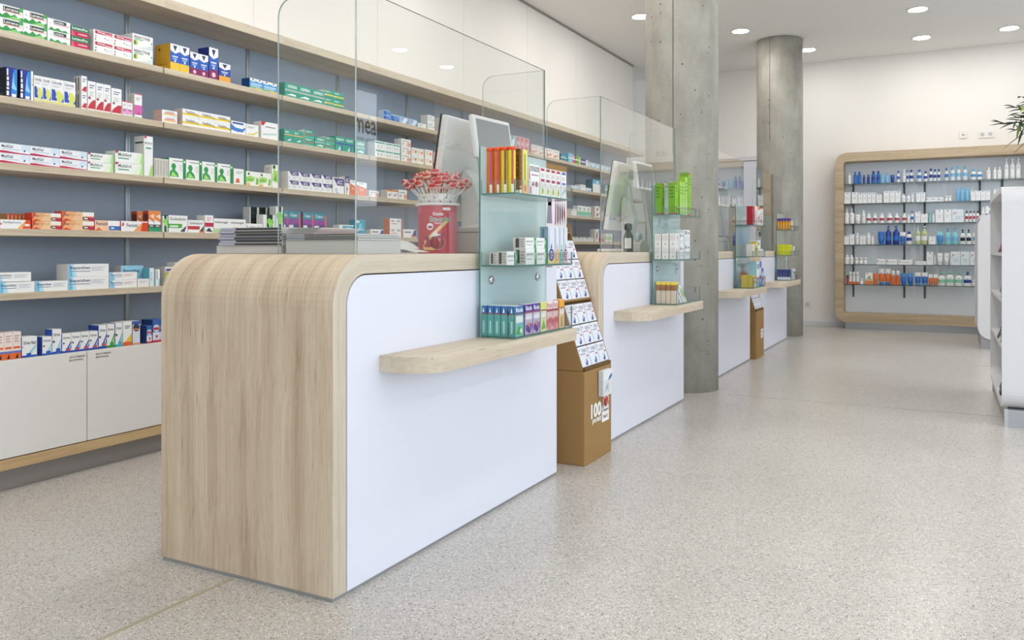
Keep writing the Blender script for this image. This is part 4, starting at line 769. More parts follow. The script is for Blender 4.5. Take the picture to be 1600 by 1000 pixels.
shelf_row('cabinet top', CAB_Z, [
    ('orangew', '-6 6.5 19.5 33', 521, 1, .05), ('otriven_w', '34 58', 527, 1, .05), ('otriven_c', '66 81', 526.5, 1, .05), ('otriven_c', '81.5 96', 515, 1, .05), ('otriven_b', '97 111.5 125.5 139.5 153', 522, 1, .04), ('otriven_b', '154 166.5', 508.5, 1, .07), ('otriven_g', '167 179', 507, 1, .06), ('otriven_t', '180 191.5', 505, 1, .06), ('olynth_y', '192 206', 503, 1, .06), ('olynth_b', '207 219', 502, 1, .06), ('bluered', '229 237.5', 509, 1, .05), ('bluered', '238.5 250 262', 500, 1, .08)])

# ------------------------------------------------------------------ goods on the glass stands (x = back plate, y0 = near end)
def stand_goods(si, place, tray, items):
    """items: (design, distance along the tray, distance from the plate to the front face, width, depth, height, stack)"""
    _, x, y0 = STANDS[si]; z = TRAY_Z[tray] + 0.0065
    for it in items:
        key, yy, xx, w, d, h = it[:6]; n = it[6] if len(it) > 6 else 1
        for lv in range(n): carton(key, place, x + xx, y0 + yy + w / 2, z + lv * (h + .0005), w - .001, d, h, 'X', yy + w / 2 + (.13 - xx) * 0.01, lv, n)
N1, N2, N3 = 'top tray of nearest stand', 'middle tray of nearest stand', 'bottom tray of nearest stand'
stand_goods(0, N3, 2, [('quiris', .012, .018 + .0275 * k, .068, .0235, .108) for k in range(4)] + [('quiris', .012, .132, .068, .0235, .108), ('berry', .090, .132, .062, .026, .110), ('berry', .155, .132, .06, .026, .110), ('limez', .220, .132, .05, .026, .110), ('cherryz', .272, .132, .052, .026, .110), ('cherryz', .326, .132, .05, .026, .110), ('orangez', .386, .132, .05, .026, .112)])
stand_goods(0, N2, 1, [('greenw', .015, .098, .082, .04, .048), ('greenw', .015, .058, .082, .03, .044)])
stand_goods(0, N2, 1, [('greenw', .105, .128, .085, .05, .058), ('greenw', .195, .128, .085, .05, .058), ('oral_b', .288, .130, .062, .034, .142), ('oral_o', .352, .130, .040, .034, .142), ('oral_g', .394, .130, .038, .034, .142), ('oral_p', .434, .130, .038, .034, .142)])
for k_, yy_ in enumerate((.105, .195)):
    _, x_, y_ = STANDS[0]; carton('greenw', N2, x_ + .126, y_ + yy_ + .0425, TRAY_Z[1] + .0065 + .0585, .084, .05, .040, 'X', yy_ + .05, 1, 2)
stand_goods(0, N1, 0, [('browntab', .055, .128, .018, .036, .158), ('yellowtab', .075, .132, .036, .03, .158), ('additiva', .125, .132, .085, .036, .110)] + [('drops', .215 + .047 * k, .132, .045, .03, .106) for k in range(4)] + [('dropsb', .405, .132, .05, .03, .106)])
M1, M2, M3 = 'top tray of second stand', 'middle tray of second stand', 'bottom tray of second stand'
stand_goods(1, M1, 0, [('greencard', .014, .045, .06, .036, .178), ('greencard', .014, .125, .06, .04, .178), ('greencard_l', .09, .130, .05, .04, .19), ('greencard_l', .145, .130, .05, .04, .19), ('greencard_l', .20, .130, .05, .04, .225), ('greencard', .258, .130, .075, .05, .255)])
stand_goods(1, M2, 1, [('face', .014, .042, .06, .038, .072, 2), ('face', .014, .086, .06, .038, .072, 2), ('face', .014, .130, .06, .038, .072, 2), ('clinic', .085, .130, .085, .08, .075, 2), ('clinic', .19, .130, .11, .06, .085, 2)])
stand_goods(1, M3, 2, [('caplet', .014, .040 + .029 * k, .05, .026, .125) for k in range(4)])
_, x_, y_ = STANDS[1]
for k_ in range(3):   # flat stick packs leaning back in the bottom tray
    key = ('smallred', 'aquaw', 'lime_t')[k_]
    carton(key, M3, x_ + .130, y_ + .13 + .045 * k_, TRAY_Z[2] + .0075, .036, .012, .125, 'X', .2 + k_ * .05, 0, 1, rot=(math.radians(-24), 0, math.pi / 2))
K1, K2, K3 = 'top tray of third stand', 'middle tray of third stand', 'bottom tray of third stand'
stand_goods(2, K1, 0, [('redcube', .014, .128, .09, .045, .075, 2), ('whitered_s', .108, .130, .05, .045, .155), ('whitered_s', .16, .130, .05, .045, .155), ('orangetop', .212, .130, .12, .05, .158), ('whitered_s', .335, .130, .11, .05, .145)])
stand_goods(2, K2, 1, [('plainw', .02, .13, .08, .05, .10), ('goldcube', .12, .13, .09, .04, .12), ('clinic', .215, .13, .12, .05, .13), ('plainw', .34, .13, .1, .05, .06)])
stand_goods(2, K3, 2, [('goldcube', .014, .09, .06, .05, .10), ('goldcube', .014, .132, .06, .04, .10), ('orangetop', .08, .132, .07, .05, .09), ('aquaw_s', .16, .132, .12, .06, .21), ('bluestar', .285, .132, .08, .05, .21), ('bluestar', .37, .132, .08, .05, .15)])
Q1, Q2, Q3 = 'top tray of farthest stand', 'middle tray of farthest stand', 'bottom tray of farthest stand'
stand_goods(3, Q1, 0, [('amber', .012, .026 + .026 * k, .05, .023, .115) for k in range(5)] + [('peach', .07, .132, .08, .04, .095), ('plainw', .16, .132, .08, .04, .05)])
stand_goods(3, Q2, 1, [('neon', .012, .026 + .026 * k, .05, .023, .105) for k in range(5)] + [('neon', .065, .132, .05, .023, .105), ('violet_n', .12, .132, .03, .03, .09), ('plainw', .16, .132, .1, .04, .09)])
stand_goods(3, Q3, 2, [('bluerow', .012, .026 + .026 * k, .06, .023, .105) for k in range(5)] + [('aquaw_s', .08, .132, .12, .03, .10), ('greenw', .21, .132, .1, .03, .11)])
# effervescent tubes on the nearest stand's top tray
_, x_, y_ = STANDS[0]
for k_, (cm, cw) in enumerate((('d8741f', 'b8326a'), ('d8741f', 'b8323a'), ('dcd02a', '8a2f3a'), ('e0d82a', 'c83a4a'))):
    t = empty('vitamin_tube', (x_ + .024 + .029 * k_, y_ + .030, TRAY_Z[0] + .0066)); tag(t, ['orange and white vitamin tube, leftmost of four tubes on glass tray', 'orange and white vitamin tube, second of four tubes on glass tray', 'yellow and white vitamin tube, third of four tubes on glass tray', 'yellow vitamin tube with red blot, rightmost of four tubes'][k_], 'tube', 'effervescent vitamin tubes')
    b = MB(); r = .0138; nz = [0, .004, .02, .146, .150]
    i0 = len(b.v)
    for rr, z in ((r * .9, 0), (r, .003), (r, .03), (r, .150)):
        for a in range(20): b.v.append((rr * math.cos(a * math.pi / 10), rr * math.sin(a * math.pi / 10), z))
    for j in range(3):
        for a in range(20):
            a2 = (a + 1) % 20; ang = (a + .5) * 18
            colr = cm if 225 <= ang <= 290 else ('f0eeea' if (150 <= ang < 225 or 290 < ang < 330) else cm)
            if 296 <= ang <= 318 and j == 2: colr = cw
            b.f.append((i0 + j * 20 + a, i0 + j * 20 + a2, i0 + (j + 1) * 20 + a2, i0 + (j + 1) * 20 + a)); b.m.append(0); b.c.append(hx(colr)); b.smooth.append(True)
    b.build('tube_body', ['printed_plastic'], t)
    c = MB(); c.lathe([(.0125, .150), (.0145, .151), (.0148, .160), (.0140, .163), (.004, .1635)], 20, cols=[hx('ee5a24')] * 5); c.build('cap', ['printed_plastic'], t)

# labels of all cartons: design, place, column and level
def settle_labels():
    groups = {}
    for rec in PEND: groups.setdefault((rec[1], rec[2]), []).append(rec)
    for (key, place), recs in groups.items():
        q = D[key]; cols = sorted({round(r[3], 4) for r in recs}); many = len(recs) > 1
        for o, _, _, col, lev, nl in recs:
            ci = cols.index(round(col, 4)); s = q['desc']
            if len(cols) > 1: s += ', ' + (ORD[ci] if ci < len(ORD) else 'last') + ' from left'
            if nl > 1: s += ', ' + LEVEL[nl][lev] + ' one'
            s += ', ' + place
            tag(o, s, 'box', ('%s on %s' % (q['desc'], place)) if many else None)
# ------------------------------------------------------------------ cosmetics shelf on the back wall
YS = 10.90
UX0, UX1, UZ0, UZ1 = -1.213, 1.02, 0.084, 2.166
u = empty('cosmetics_shelf', ((UX0 + UX1) / 2, YB - 0.15, 0)); tag(u, 'oak framed cosmetics shelf with glass boards on the back wall', 'shelf')
ucx, ucy = (UX0 + UX1) / 2, YB - 0.15
def rrect(x0, x1, z0, z1, r, n=8):
    return arc(x1 - r, z0 + r, r, -90, 0, n) + arc(x1 - r, z1 - r, r, 0, 90, n) + arc(x0 + r, z1 - r, r, 90, 180, n) + arc(x0 + r, z0 + r, r, 180, 270, n)
def ring(name, outer, inner, y0, y1, mat, parent, off=(0, 0)):
    """a rounded frame: outer and inner outline of equal point count, between two depths"""
    b = MB(); n = len(outer)
    for k in range(n):
        k2 = (k + 1) % n; o0, o1, i0, i1 = outer[k], outer[k2], inner[k], inner[k2]
        b.face([(o0[0], y0, o0[1]), (o1[0], y0, o1[1]), (i1[0], y0, i1[1]), (i0[0], y0, i0[1])])
        b.face([(i0[0], y1, i0[1]), (i1[0], y1, i1[1]), (o1[0], y1, o1[1]), (o0[0], y1, o0[1])])
        b.face([(o0[0], y1, o0[1]), (o1[0], y1, o1[1]), (o1[0], y0, o1[1]), (o0[0], y0, o0[1])], sm=True)
        b.face([(i0[0], y0, i0[1]), (i1[0], y0, i1[1]), (i1[0], y1, i1[1]), (i0[0], y1, i0[1])], sm=True)
    return b.build(name, mat, parent)
hw = (UX1 - UX0) / 2
ring('frame', rrect(-hw, hw, UZ0, UZ1, 0.13), rrect(-hw + .095, hw - .095, UZ0 + .11, UZ1 - .11, 0.03), YS - ucy, YB - 0.03 - ucy, 'oak_cross', u)
box('back_panel', -hw + .05, hw - .05, YB - .045 - ucy, YB - .031 - ucy, UZ0 + .05, UZ1 - .05, 'panel_ice', u)
box('plinth', -hw + .11, hw - .11, YS + .07 - ucy, YB - .004 - ucy, 0, UZ0 + .002, 'plinth_silver', u)
ROWZ = [1.782, 1.541, 1.294, 1.036, 0.793, 0.548]
XM = onY(1428.5, 390, YS + .05)[0]
for r_, z in enumerate(ROWZ):
    for (a, b_) in ((UX0 + .10, XM - .006), (XM + .006, UX1 - .10)):
        g = MB(); g.box(a - ucx, b_ - ucx, YS + .03 - ucy, YB - .05 - ucy, z - .008, z, mats=[0, 0, 1, 1, 1, 1]); g.build('glass_board', ['shelf_glass', 'glass_edge_dark'], u)
for px in (1333.5, 1413, 1445, 1531, 1566):
    x = onY(px, 390, YB - .05)[0] - ucx
    box('slotted_rail', x - .011, x + .011, YB - .053 - ucy, YB - .046 - ucy, 0.385, 1.80, 'dark_rail', u)
    for z in ROWZ:
        box('bracket', x - .006, x + .006, YS + .09 - ucy, YB - .054 - ucy, z - .022, z - .009, 'dark_rail', u)

BN = {}
def shelf_obj(name, parts, loc):
    """parts: list of (part name, MB, material); first is the body"""
    t = empty(name, loc)
    for pn, mb, mt in parts: mb.build(pn, [mt], t)
    return t
def bottle(kind, w, h, c1, c2, c3, loc):
    """pump, plain, spray bottle, tube or jar, standing at loc (front centre at its base)"""
    r = w / 2; ax, ay = 1.0, min(1.0, 0.035 / r) if r > 0 else 1
    H1, H2, H3 = hx(c1), hx(c2), hx(c3)
    b = MB(); c = MB(); o = []
    if kind == 'pump':
        hb = h * .74
        b.lathe([(r * .92, 0), (r, .004), (r, hb * .30), (r, hb * .62), (r, hb * .86), (r * .8, hb * .95), (r * .42, hb), (r * .36, hb + h * .03)], 14, 0, 0, ax, ay, cols=[H1, H1, H3, H1, H1, H1, H1, H1])
        c.lathe([(r * .40, hb + h * .03), (r * .40, hb + h * .10), (r * .14, hb + h * .11), (r * .14, hb + h * .17), (r * .40, hb + h * .18), (r * .42, h * .99), (r * .3, h)], 10, 0, 0, 1, min(1, ay * 1.1), cols=[H2] * 7)
        c.box(-r * .14, r * .14, -r * .95 * ay, 0, h * .93, h * .975, col=H2)
        pn = 'pump_head'
    elif kind == 'plain':
        hb = h * .80
        b.lathe([(r * .92, 0), (r, .004), (r, hb * .35), (r, hb * .66), (r, hb * .88), (r * .7, hb * .97), (r * .5, hb)], 14, 0, 0, ax, ay, cols=[H1, H1, H3, H1, H1, H1, H1])
        c.lathe([(r * .52, hb), (r * .55, hb + h * .02), (r * .55, h * .985), (r * .46, h)], 12, 0, 0, ax, ay, cols=[H2] * 4); pn = 'cap'
    elif kind == 'spray':
        hb = h * .66
        b.lathe([(r * .95, 0), (r, .004), (r, hb * .32), (r, hb * .7), (r, hb * .95), (r * .9, hb)], 14, 0, 0, ax, ay, cols=[H3, H3, H1, H1, H1, H1])
        c.lathe([(r * .92, hb), (r * .92, h * .9), (r * .8, h * .985), (r * .5, h)], 12, 0, 0, ax, ay, cols=[H2] * 4); pn = 'cap'
    elif kind == 'jar':
        hb = h * .6
        b.lathe([(r * .9, 0), (r, .003), (r, hb)], 14, 0, 0, ax, ay, cols=[H1] * 3)
        c.lathe([(r * 1.02, hb), (r * 1.02, h * .97), (r * .95, h)], 14, 0, 0, ax, ay, cols=[H2] * 3); pn = 'lid'
    else:      # tube standing on its cap, flat crimped top
        z0 = h * .16; seg = 14; rows = []
        for f, wx, wy in ((0, .72, .72 * ay), (.03, .84, .84 * ay), (.32, .92, .7 * ay), (.62, .97, .45 * ay), (.93, 1.0, .08), (1.0, 1.0, .06)):
            rows.append((f, wx, wy))
        i0 = len(b.v)
        for f, wx, wy in rows:
            for k in range(seg):
                a = 2 * math.pi * k / seg; b.v.append((r * wx * math.cos(a), r * wy * math.sin(a), z0 + (h - z0) * f))
        for j in range(len(rows) - 1):
            for k in range(seg):
                k2 = (k + 1) % seg; b.f.append((i0 + j * seg + k, i0 + j * seg + k2, i0 + (j + 1) * seg + k2, i0 + (j + 1) * seg + k)); b.m.append(0); b.c.append(H3 if j in (1, 2) else H1); b.smooth.append(True)
        b.f.append(tuple(i0 + (len(rows) - 1) * seg + k for k in range(seg))); b.m.append(0); b.c.append(H1); b.smooth.append(False)
        c.lathe([(r * .66, 0), (r * .70, .003), (r * .70, z0)], 14, 0, 0, 1, ay, cols=[H2] * 3); pn = 'cap'
    # small printed mark on the front
    if kind != 'jar':
        yf = -r * ay * 1.01 if kind != 'tube' else -r * .8 * ay
        zc = h * (.50 if kind != 'tube' else .70)
        b.face([(-r * .22, yf, zc), (r * .22, yf, zc), (r * .22, yf, zc + h * .05), (-r * .22, yf, zc + h * .05)], 0, H2 if c2 not in ('f2f2f0', 'eeeeec') else hx('3f6fb0'))
    else: zc = 0
    return shelf_obj(dict(pump='pump_bottle', plain='bottle', spray='spray_bottle', jar='cream_jar', tube='cream_tube')[kind], [('body', b, 'printed_plastic'), (pn, c, 'printed_plastic')], (loc[0], loc[1] + r * ay + .002, loc[2]))
WHT = 'f2f2f0'
CO = dict(w=WHT, b='2a6fc4', d='1d3f94', l='7cc0e8', o='e8702a', r='c23a44', g='8fd0b0', v='c8cf9a', a='8fd4e0', k='2a2c30', n='a8643a', c='dfe8ee', s='4a94d0')
CN = dict(w='white', b='blue', d='dark blue', l='light blue', o='orange', r='red', g='mint', v='olive', a='aqua', k='black', n='brown', c='clear', s='mid-blue')
KN = dict(p='pump bottle', b='bottle', s='spray bottle', t='tube', j='jar', x='carton')
design('skin', 'white skincare carton with blue dot', 'f2f3f3', 'dfe2e4', [C(.5, .9, .05, '3a86c8'), LN(.2, .35, .8, .6, 2, 'd4d8dc')])
design('skin_arc', 'pale blue skincare carton with red arc', 'e4eef4', 'd0dee6', [P('c9606a', (.1, .6), (.2, .75), (.4, .78), (.38, .72), (.22, .68), (.16, .58)), R(.1, .85, .9, .95, 'eef2f4'), LN(.3, .2, .85, .5, 3, 'c0d0dc')])
design('skin_flat', 'flat white skincare carton', 'f2f3f3', 'dfe2e4', [C(.12, .6, .12, '50545c'), LN(.3, .3, .8, .7, 1, 'ccd0d6')])
design('sunbox', 'white carton with orange and green print', 'f2f2ee', 'dcdcd8', [R(0, 0, 1, .35, 'e8823a'), R(.1, .4, .9, .5, '8fb84a'), P('5f9a4a', (.3, .55), (.6, .8), (.7, .5)), C(.3, .92, .05, 'c03a3a')])
SK = []
def skin_row(ri, base_crop, spec):
    """spec: kind+colours x0-x1 height, in pixels of an enlarged crop (5.16 per picture pixel, left edge 1290)"""
    z = ROWZ[ri]; rn = ['top', 'second', 'third', 'fourth', 'fifth', 'lowest'][ri]
    yf = YS + .055
    for tok in spec.split(';'):
        tok = tok.strip()
        if not tok: continue
        code, xs, hh = tok.split(); a, c = xs.split('-')
        xa = onY(1290 + float(a) / 5.16, 390, yf)[0]; xc = onY(1290 + float(c) / 5.16, 390, yf)[0]
        xm = (xa + xc) / 2
        m_px = (FW[0] * xm + FW[1] * yf) / F_PX
        h = float(hh) / 5.16 * m_px; w = xc - xa - .002
        k = code[0]
        if k == 'x':
            key = {'x': 'skin', 'xa': 'skin_arc', 'xf': 'skin_flat', 'xs': 'sunbox', 'xr': 'whitered'}[code]
            o = carton(key, 'x', xm, yf, z + .0004, w, min(.06, w), h, 'Y'); PEND.pop(); nm = D[key]['desc']; cat = 'box'; o.name = 'skincare_box'
        else:
            kk = dict(p='pump', b='plain', s='spray', t='tube', j='jar')[k]; cc = code[1:] + code[-1] * 3
            o = bottle(kk, w, h, CO[cc[0]], CO[cc[1]], CO[cc[2]], (xm, yf, z + .0004))
            nm = '%s %s' % (CN[cc[0]], KN[k]) + ((' with %s %s' % (CN[cc[1]], {'p': 'pump', 'b': 'cap', 's': 'cap', 't': 'cap', 'j': 'lid'}[k])) if cc[1] != cc[0] else ''); cat = KN[k].split()[-1]
        SK.append((o, nm, cat, rn, xm, h))
skin_row(0, 288, 'bw 178-205 90;bb 223-252 100;bb 255-288 100;bd 299-319 72;bd 332-356 72;bbd 367-402 100;bbd 408-440 100;bl 446-472 82;bl 478-510 82;tbd 520-556 65;bcb 572-600 95;bcw 617-648 110;bcd 651-669 98;bcd 672-708 100;bcb 735-775 100;bcd 790-822 85;bcd 832-865 105;bcd 868-895 98;bcd 899-926 98;bcb 960-990 105;bcl 1005-1045 115;bcl 1055-1090 115;bcl 1105-1145 115;bwls 1170-1215 90;bwls 1222-1265 85;bw 1297-1333 100;bw 1350-1380 100;bw 1385-1420 100;pw 1440-1477 165;pw 1487-1527 165;pw 1535-1575 165')
skin_row(1, 318, 'x 150-203 92;x 210-261 92;x 262-299 85;x 300-335 85;x 337-370 85;x 372-405 85;x 408-455 70;x 468-515 95;x 517-560 95;x 562-605 92;bwc 610-645 70;bwc 650-690 62;x 692-712 75;x 730-766 78;x 768-805 78;xf 810-855 35;xf 857-903 35;xf 905-950 35;jw 962-985 45;jw 990-1015 45;bl 1052-1080 115;bl 1085-1117 115;bl 1122-1160 115;x 1170-1209 80;x 1210-1249 80;x 1250-1289 80;x 1290-1327 80;x 1355-1400 88')
skin_row(2, 350, 'pw 150-188 120;pw 192-230 120;tw 238-280 75;bw 290-320 105;bwwr 328-365 80;bwwr 380-415 80;bwwr 432-472 80;bwwr 492-538 80;bwwr 555-592 80;bwwr 615-655 80;x 660-682 70;bwb 685-710 95;x 722-765 90;x 768-825 72;sa 832-850 95;bw 858-880 70;x 885-950 105;x 955-1015 105;xa 1018-1115 105;bwkr 1125-1152 90;bwkr 1158-1180 90;bwkr 1188-1208 90;bwkr 1215-1240 90;bw 1255-1286 118;bdw 1290-1345 110')
skin_row(3, 382, 'x 150-190 70;x 193-232 85;bw 240-270 95;x 275-299 75;x 301-325 75;bw 330-362 95;bw 367-390 70;tb 420-476 105;pdb 480-530 150;pdb 540-595 150;twb 598-645 100;bwd 650-695 105;pvw 722-765 150;pvw 770-825 150;x 830-888 65;tas 895-950 105;pal 960-1012 130;pal 1018-1072 130;pwk 1085-1127 120;pwk 1135-1175 120;pwl 1185-1235 130')
skin_row(4, 413, 'bw 150-190 75;bw 193-225 75;jw 235-262 55;jw 270-300 55;jw 305-335 55;xf 412-485 45;xf 490-580 45;xf 585-700 40;xf 722-812 30;x 815-868 105;bw 872-887 80;tw 900-945 95;tw 955-1000 95;xa 1005-1085 110;xa 1088-1160 110;xa 1163-1235 110')
skin_row(5, 444, 'tkr 165-186 70;swwo 188-211 100;swwo 215-239 100;swwo 245-270 100;jw 275-305 50;xs 320-380 95;to 382-420 90;twbo 425-473 130;twbo 476-526 130;sowo 528-561 115;sowo 565-600 115;tsb 603-652 95;tsb 656-708 95;twsb 718-769 105;twsb 773-826 105;twno 828-864 90;twno 868-906 90;pwg 908-966 110;pwg 972-1036 120;pwg 1043-1106 115;pwd 1113-1178 115;jw 1183-1232 50')
grp = {}
for rec in SK: grp.setdefault((rec[1], rec[3]), []).append(rec)
for (nm, rn), recs in grp.items():
    recs.sort(key=lambda r: r[4])
    for i, (o, _, cat, _, _, h) in enumerate(recs):
        lab = nm + ((', %s from left' % ORD[i]) if len(recs) > 1 else '') + ', %s board of cosmetics shelf' % rn
        tag(o, lab, cat, ('%s on %s board' % (nm, rn)) if len(recs) > 1 else None)

# sockets and switch plates on the back wall
def socket(px, py, n, kind, label):
    x, y, z = onY(px, py, YB)
    t = empty('wall_socket' if kind == 'socket' else 'data_outlet', (x, YB, z)); tag(t, label, 'socket')
    o = box('cover_plate', -.041 * n, .041 * n, -.010, -.0005, -.041, .041, 'white_plastic', t); bevel(o, .002, 2)
    for k in range(n):
        cx = -.041 * (n - 1) + .082 * k; b = MB()
        if kind == 'socket':
            b.lathe([(.021, 0), (.021, .002), (.016, .0022), (.015, -.0001 + .0004)], 20); b.build('socket_well', 'socket_grey', t, (cx, -.0102, 0), (math.pi / 2, 0, 0))
        else:
            b.box(-.014, -.002, -.0115, -.0101, -.006, .006); b.build('port', 'dark_rail', t, (cx, 0, 0))
            b = MB(); b.box(.002, .014, -.0115, -.0101, -.006, .006); b.build('port', 'dark_rail', t, (cx, 0, 0))
socket(1505, 211, 1, 'data', 'single data outlet on the wall above the cosmetics shelf')
socket(1541, 210, 2, 'socket', 'white double socket on the wall above the cosmetics shelf')
socket(1262, 475, 1, 'socket', 'white socket low on the wall beside the far column')
socket(1013, 240, 1, 'socket', 'white socket high on the wall behind the near column, left')
socket(1032, 240, 1, 'data', 'white outlet high on the wall behind the near column, right')

# ------------------------------------------------------------------ white gondolas on the right
def gondola(x0, y0, width, depth, label, shelves):
    t = empty('gondola', (x0, y0, 0)); tag(t, label, 'gondola', 'white rounded gondolas')
    z0, z1, r = .097, 1.325, .12
    p = MB(); p.prism(rrect(0, width, z0, z1, r), lambda a, b_, h: (a, h, b_), 0, .05, sm=False)
    o = p.build('end_panel', 'white_lacquer', t)
    box('plinth', .03, width - .03, .03, depth - .03, 0, z0 + .05, 'plinth_silver', t)
    box('bottom_board', .02, width - .02, .051, depth - .051, z0 + .051, z0 + .08, 'white_lacquer', t)
    box('top_board', .02, width - .02, .051, depth - .051, z1 - .045, z1 - .012, 'white_lacquer', t)
    box('centre_panel', width / 2 - .012, width / 2 + .012, .051, depth - .051, z0 + .081, z1 - .046, 'white_lacquer', t)
    p = MB(); p.prism(rrect(0, width, z0, z1, r), lambda a, b_, h: (a, h, b_), depth - .05, depth); p.build('end_panel', 'white_lacquer', t)
    for z in shelves: box('shelf_board', .03, width / 2 - .013, .052, depth - .052, z, z + .018, 'white_lacquer', t)
    return t
GZ = [.42, .68, .94]
def wrapped_gondola(x0, y0, width, depth, label, shelves):
    t = empty('gondola', (x0, y0, 0)); tag(t, label, 'gondola', 'white rounded gondolas')
    z0, z1, r, th = .097, 1.325, .10, .03
    outer = rrect(0, depth, z0, z1, r); inner = rrect(th, depth - th, z0 + th, z1 - th, r - th)
    b = MB(); n = len(outer)
    for k in range(n):
        k2 = (k + 1) % n; o0, o1, i0, i1 = outer[k], outer[k2], inner[k], inner[k2]
        for x, fl in ((0, 0), (width, 1)):
            q = [(x, o0[0], o0[1]), (x, i0[0], i0[1]), (x, i1[0], i1[1]), (x, o1[0], o1[1])]; b.face(q[::-1] if fl else q)
        b.face([(0, o0[0], o0[1]), (0, o1[0], o1[1]), (width, o1[0], o1[1]), (width, o0[0], o0[1])], sm=True)
        b.face([(0, i1[0], i1[1]), (0, i0[0], i0[1]), (width, i0[0], i0[1]), (width, i1[0], i1[1])], sm=True)
    b.build('wrap_shell', 'white_lacquer', t)
    box('plinth', .03, width - .03, .012, depth - .012, 0, z0 + .0, 'plinth_silver', t)
    for k in (0, 1): box('plinth_corner', .012, .03, .010 + (depth - .05) * k, .040 + (depth - .05) * k, 0, z0 + .002, 'alu', t)
    box('centre_panel', width / 2 - .012, width / 2 + .012, th, depth - th, z0 + th, z1 - th, 'white_lacquer', t)
    for z in shelves: box('shelf_board', .003, width / 2 - .013, th, depth - th, z, z + .018, 'white_lacquer', t)
    return t
wrapped_gondola(.272, 5.26, .90, 1.35, 'large white rounded gondola at the right picture edge', GZ)
gondola(.276, 9.28, .86, 1.0, 'white rounded gondola farther back near the cosmetics shelf', GZ)
# brochures leaning in the near gondola
design('leaf1', 'brochure', 'e6e4e2', 'c8c4c0', [R(.1, .1, .9, .3, '5a5a60'), R(.1, .6, .9, .9, 'b8b8bc')])
design('leaf2', 'dark brochure', '2f3138', '24262c', [R(.1, .5, .9, .8, '6a6c74')])
design('leaf3', 'wine-red brochure', '8a2338', '6a1a2a', [R(.1, .6, .9, .7, 'e0c0c4')])
for k, (key, y, z, h, tilt, lab) in enumerate([('leaf2', 5.40, .1285, .20, 12, 'dark brochure leaning on the lowest gondola board'), ('leaf1', 5.52, .1285, .18, 20, 'pale brochure leaning on the lowest gondola board'), ('leaf1', 5.42, .439, .22, 14, 'brochure leaning on the second gondola board'), ('leaf2', 5.60, .439, .20, 20, 'dark folder leaning on the second gondola board'),
        ('leaf1', 5.40, .699, .21, 15, 'brochure leaning on the third gondola board, in front'), ('leaf1', 5.56, .699, .20, 22, 'brochure leaning on the third gondola board, behind'), ('leaf3', 5.38, .959, .14, 10, 'wine-red brochure on the top gondola board'), ('leaf2', 5.54, .959, .20, 24, 'dark slanted brochure on the top gondola board')]):
    o = link('brochure', carton_mesh(key, .11, .008, h), None, (.278, y + .22, z + .002), (math.radians(-tilt), 0, math.radians(-90)))
    tag(o, lab, 'brochure')
# blue carton and tube on top of the far gondola
o = box('sample_box', -.03, .03, 0, .06, 0, .055, 'blue_card', None, (.345 + .1, 9.33, 1.3265)); bevel(o, .001, 1); tag(o, 'small dark blue box on top of the far gondola', 'box')
bt = bottle('plain', .04, .075, WHT, WHT, WHT, (.36, 9.34, 1.3263)); tag(bt, 'small white bottle on top of the far gondola', 'bottle')

# plant in a glass vase on the near gondola
pv = empty('leafy_bouquet', (.66, 5.62, 1.326)); tag(pv, 'leafy green bouquet in a vase at the right picture edge', 'plant')
b = MB(); b.lathe([(.045, 0), (.06, .01), (.065, .08), (.055, .16), (.06, .19)], 20); b.build('vase', 'white_lacquer', pv)
rnd = random.Random(3)
def leaf(parent, base, direc, length, width, mat, droop=.3):
    d = Vector(direc).normalized(); side = d.cross(Vector((0, 0, 1)))
    side = side.normalized() if side.length > .1 else Vector((1, 0, 0)); b = MB(); n = 6; rows = []
    for k in range(n + 1):
        f = k / n; c = Vector(base) + d * length * f + Vector((0, 0, -droop * length * f * f))
        w = width * math.sin(math.pi * min(1, .08 + .92 * f)) ** .8
        rows.append((c - side * w / 2 + Vector((0, 0, .006 * w / max(width, 1e-6))), c, c + side * w / 2 + Vector((0, 0, .006 * w / max(width, 1e-6)))))
    for k in range(n):
        a, c2 = rows[k], rows[k + 1]
        b.face([a[0], a[1], c2[1], c2[0]], sm=True); b.face([a[1], a[2], c2[2], c2[1]], sm=True)
    return b.build('leaf', mat, parent)
for s_ in range(11):
    ang = math.pi + rnd.uniform(-1.9, 1.9); rise = rnd.uniform(.18, .40); out = rnd.uniform(.16, .36)
    tip = Vector((math.cos(ang) * out, math.sin(ang) * out * .8, .18 + rise))
    mid = Vector((tip.x * .35, tip.y * .35, .18 + rise * .75))
    b = MB(); b.tube([(0, 0, .1), (tip.x * .1, tip.y * .1, .24), mid, tip], [.004, .0035, .003, .0015], 5); b.build('stem', 'stem_brown', pv)
    needle = s_ % 2 == 0
    for k in range(16 if needle else 6):
        f = .35 + .65 * (k + 1) / (16 if needle else 6); p = mid.lerp(tip, max(0, (f - .35) / .65))
        d = (tip - mid).normalized() + Vector((rnd.uniform(-1, 1), rnd.uniform(-1, 1), rnd.uniform(-.6, .7))) * (.9 if needle else .8)
        if needle: leaf(pv, p, d, rnd.uniform(.05, .10), .009, 'leaf_dark', .2)
        else: leaf(pv, p, d, rnd.uniform(.10, .16), rnd.uniform(.03, .05), rnd.choice(['leaf_mid', 'leaf_light', 'leaf_dark']), .5)
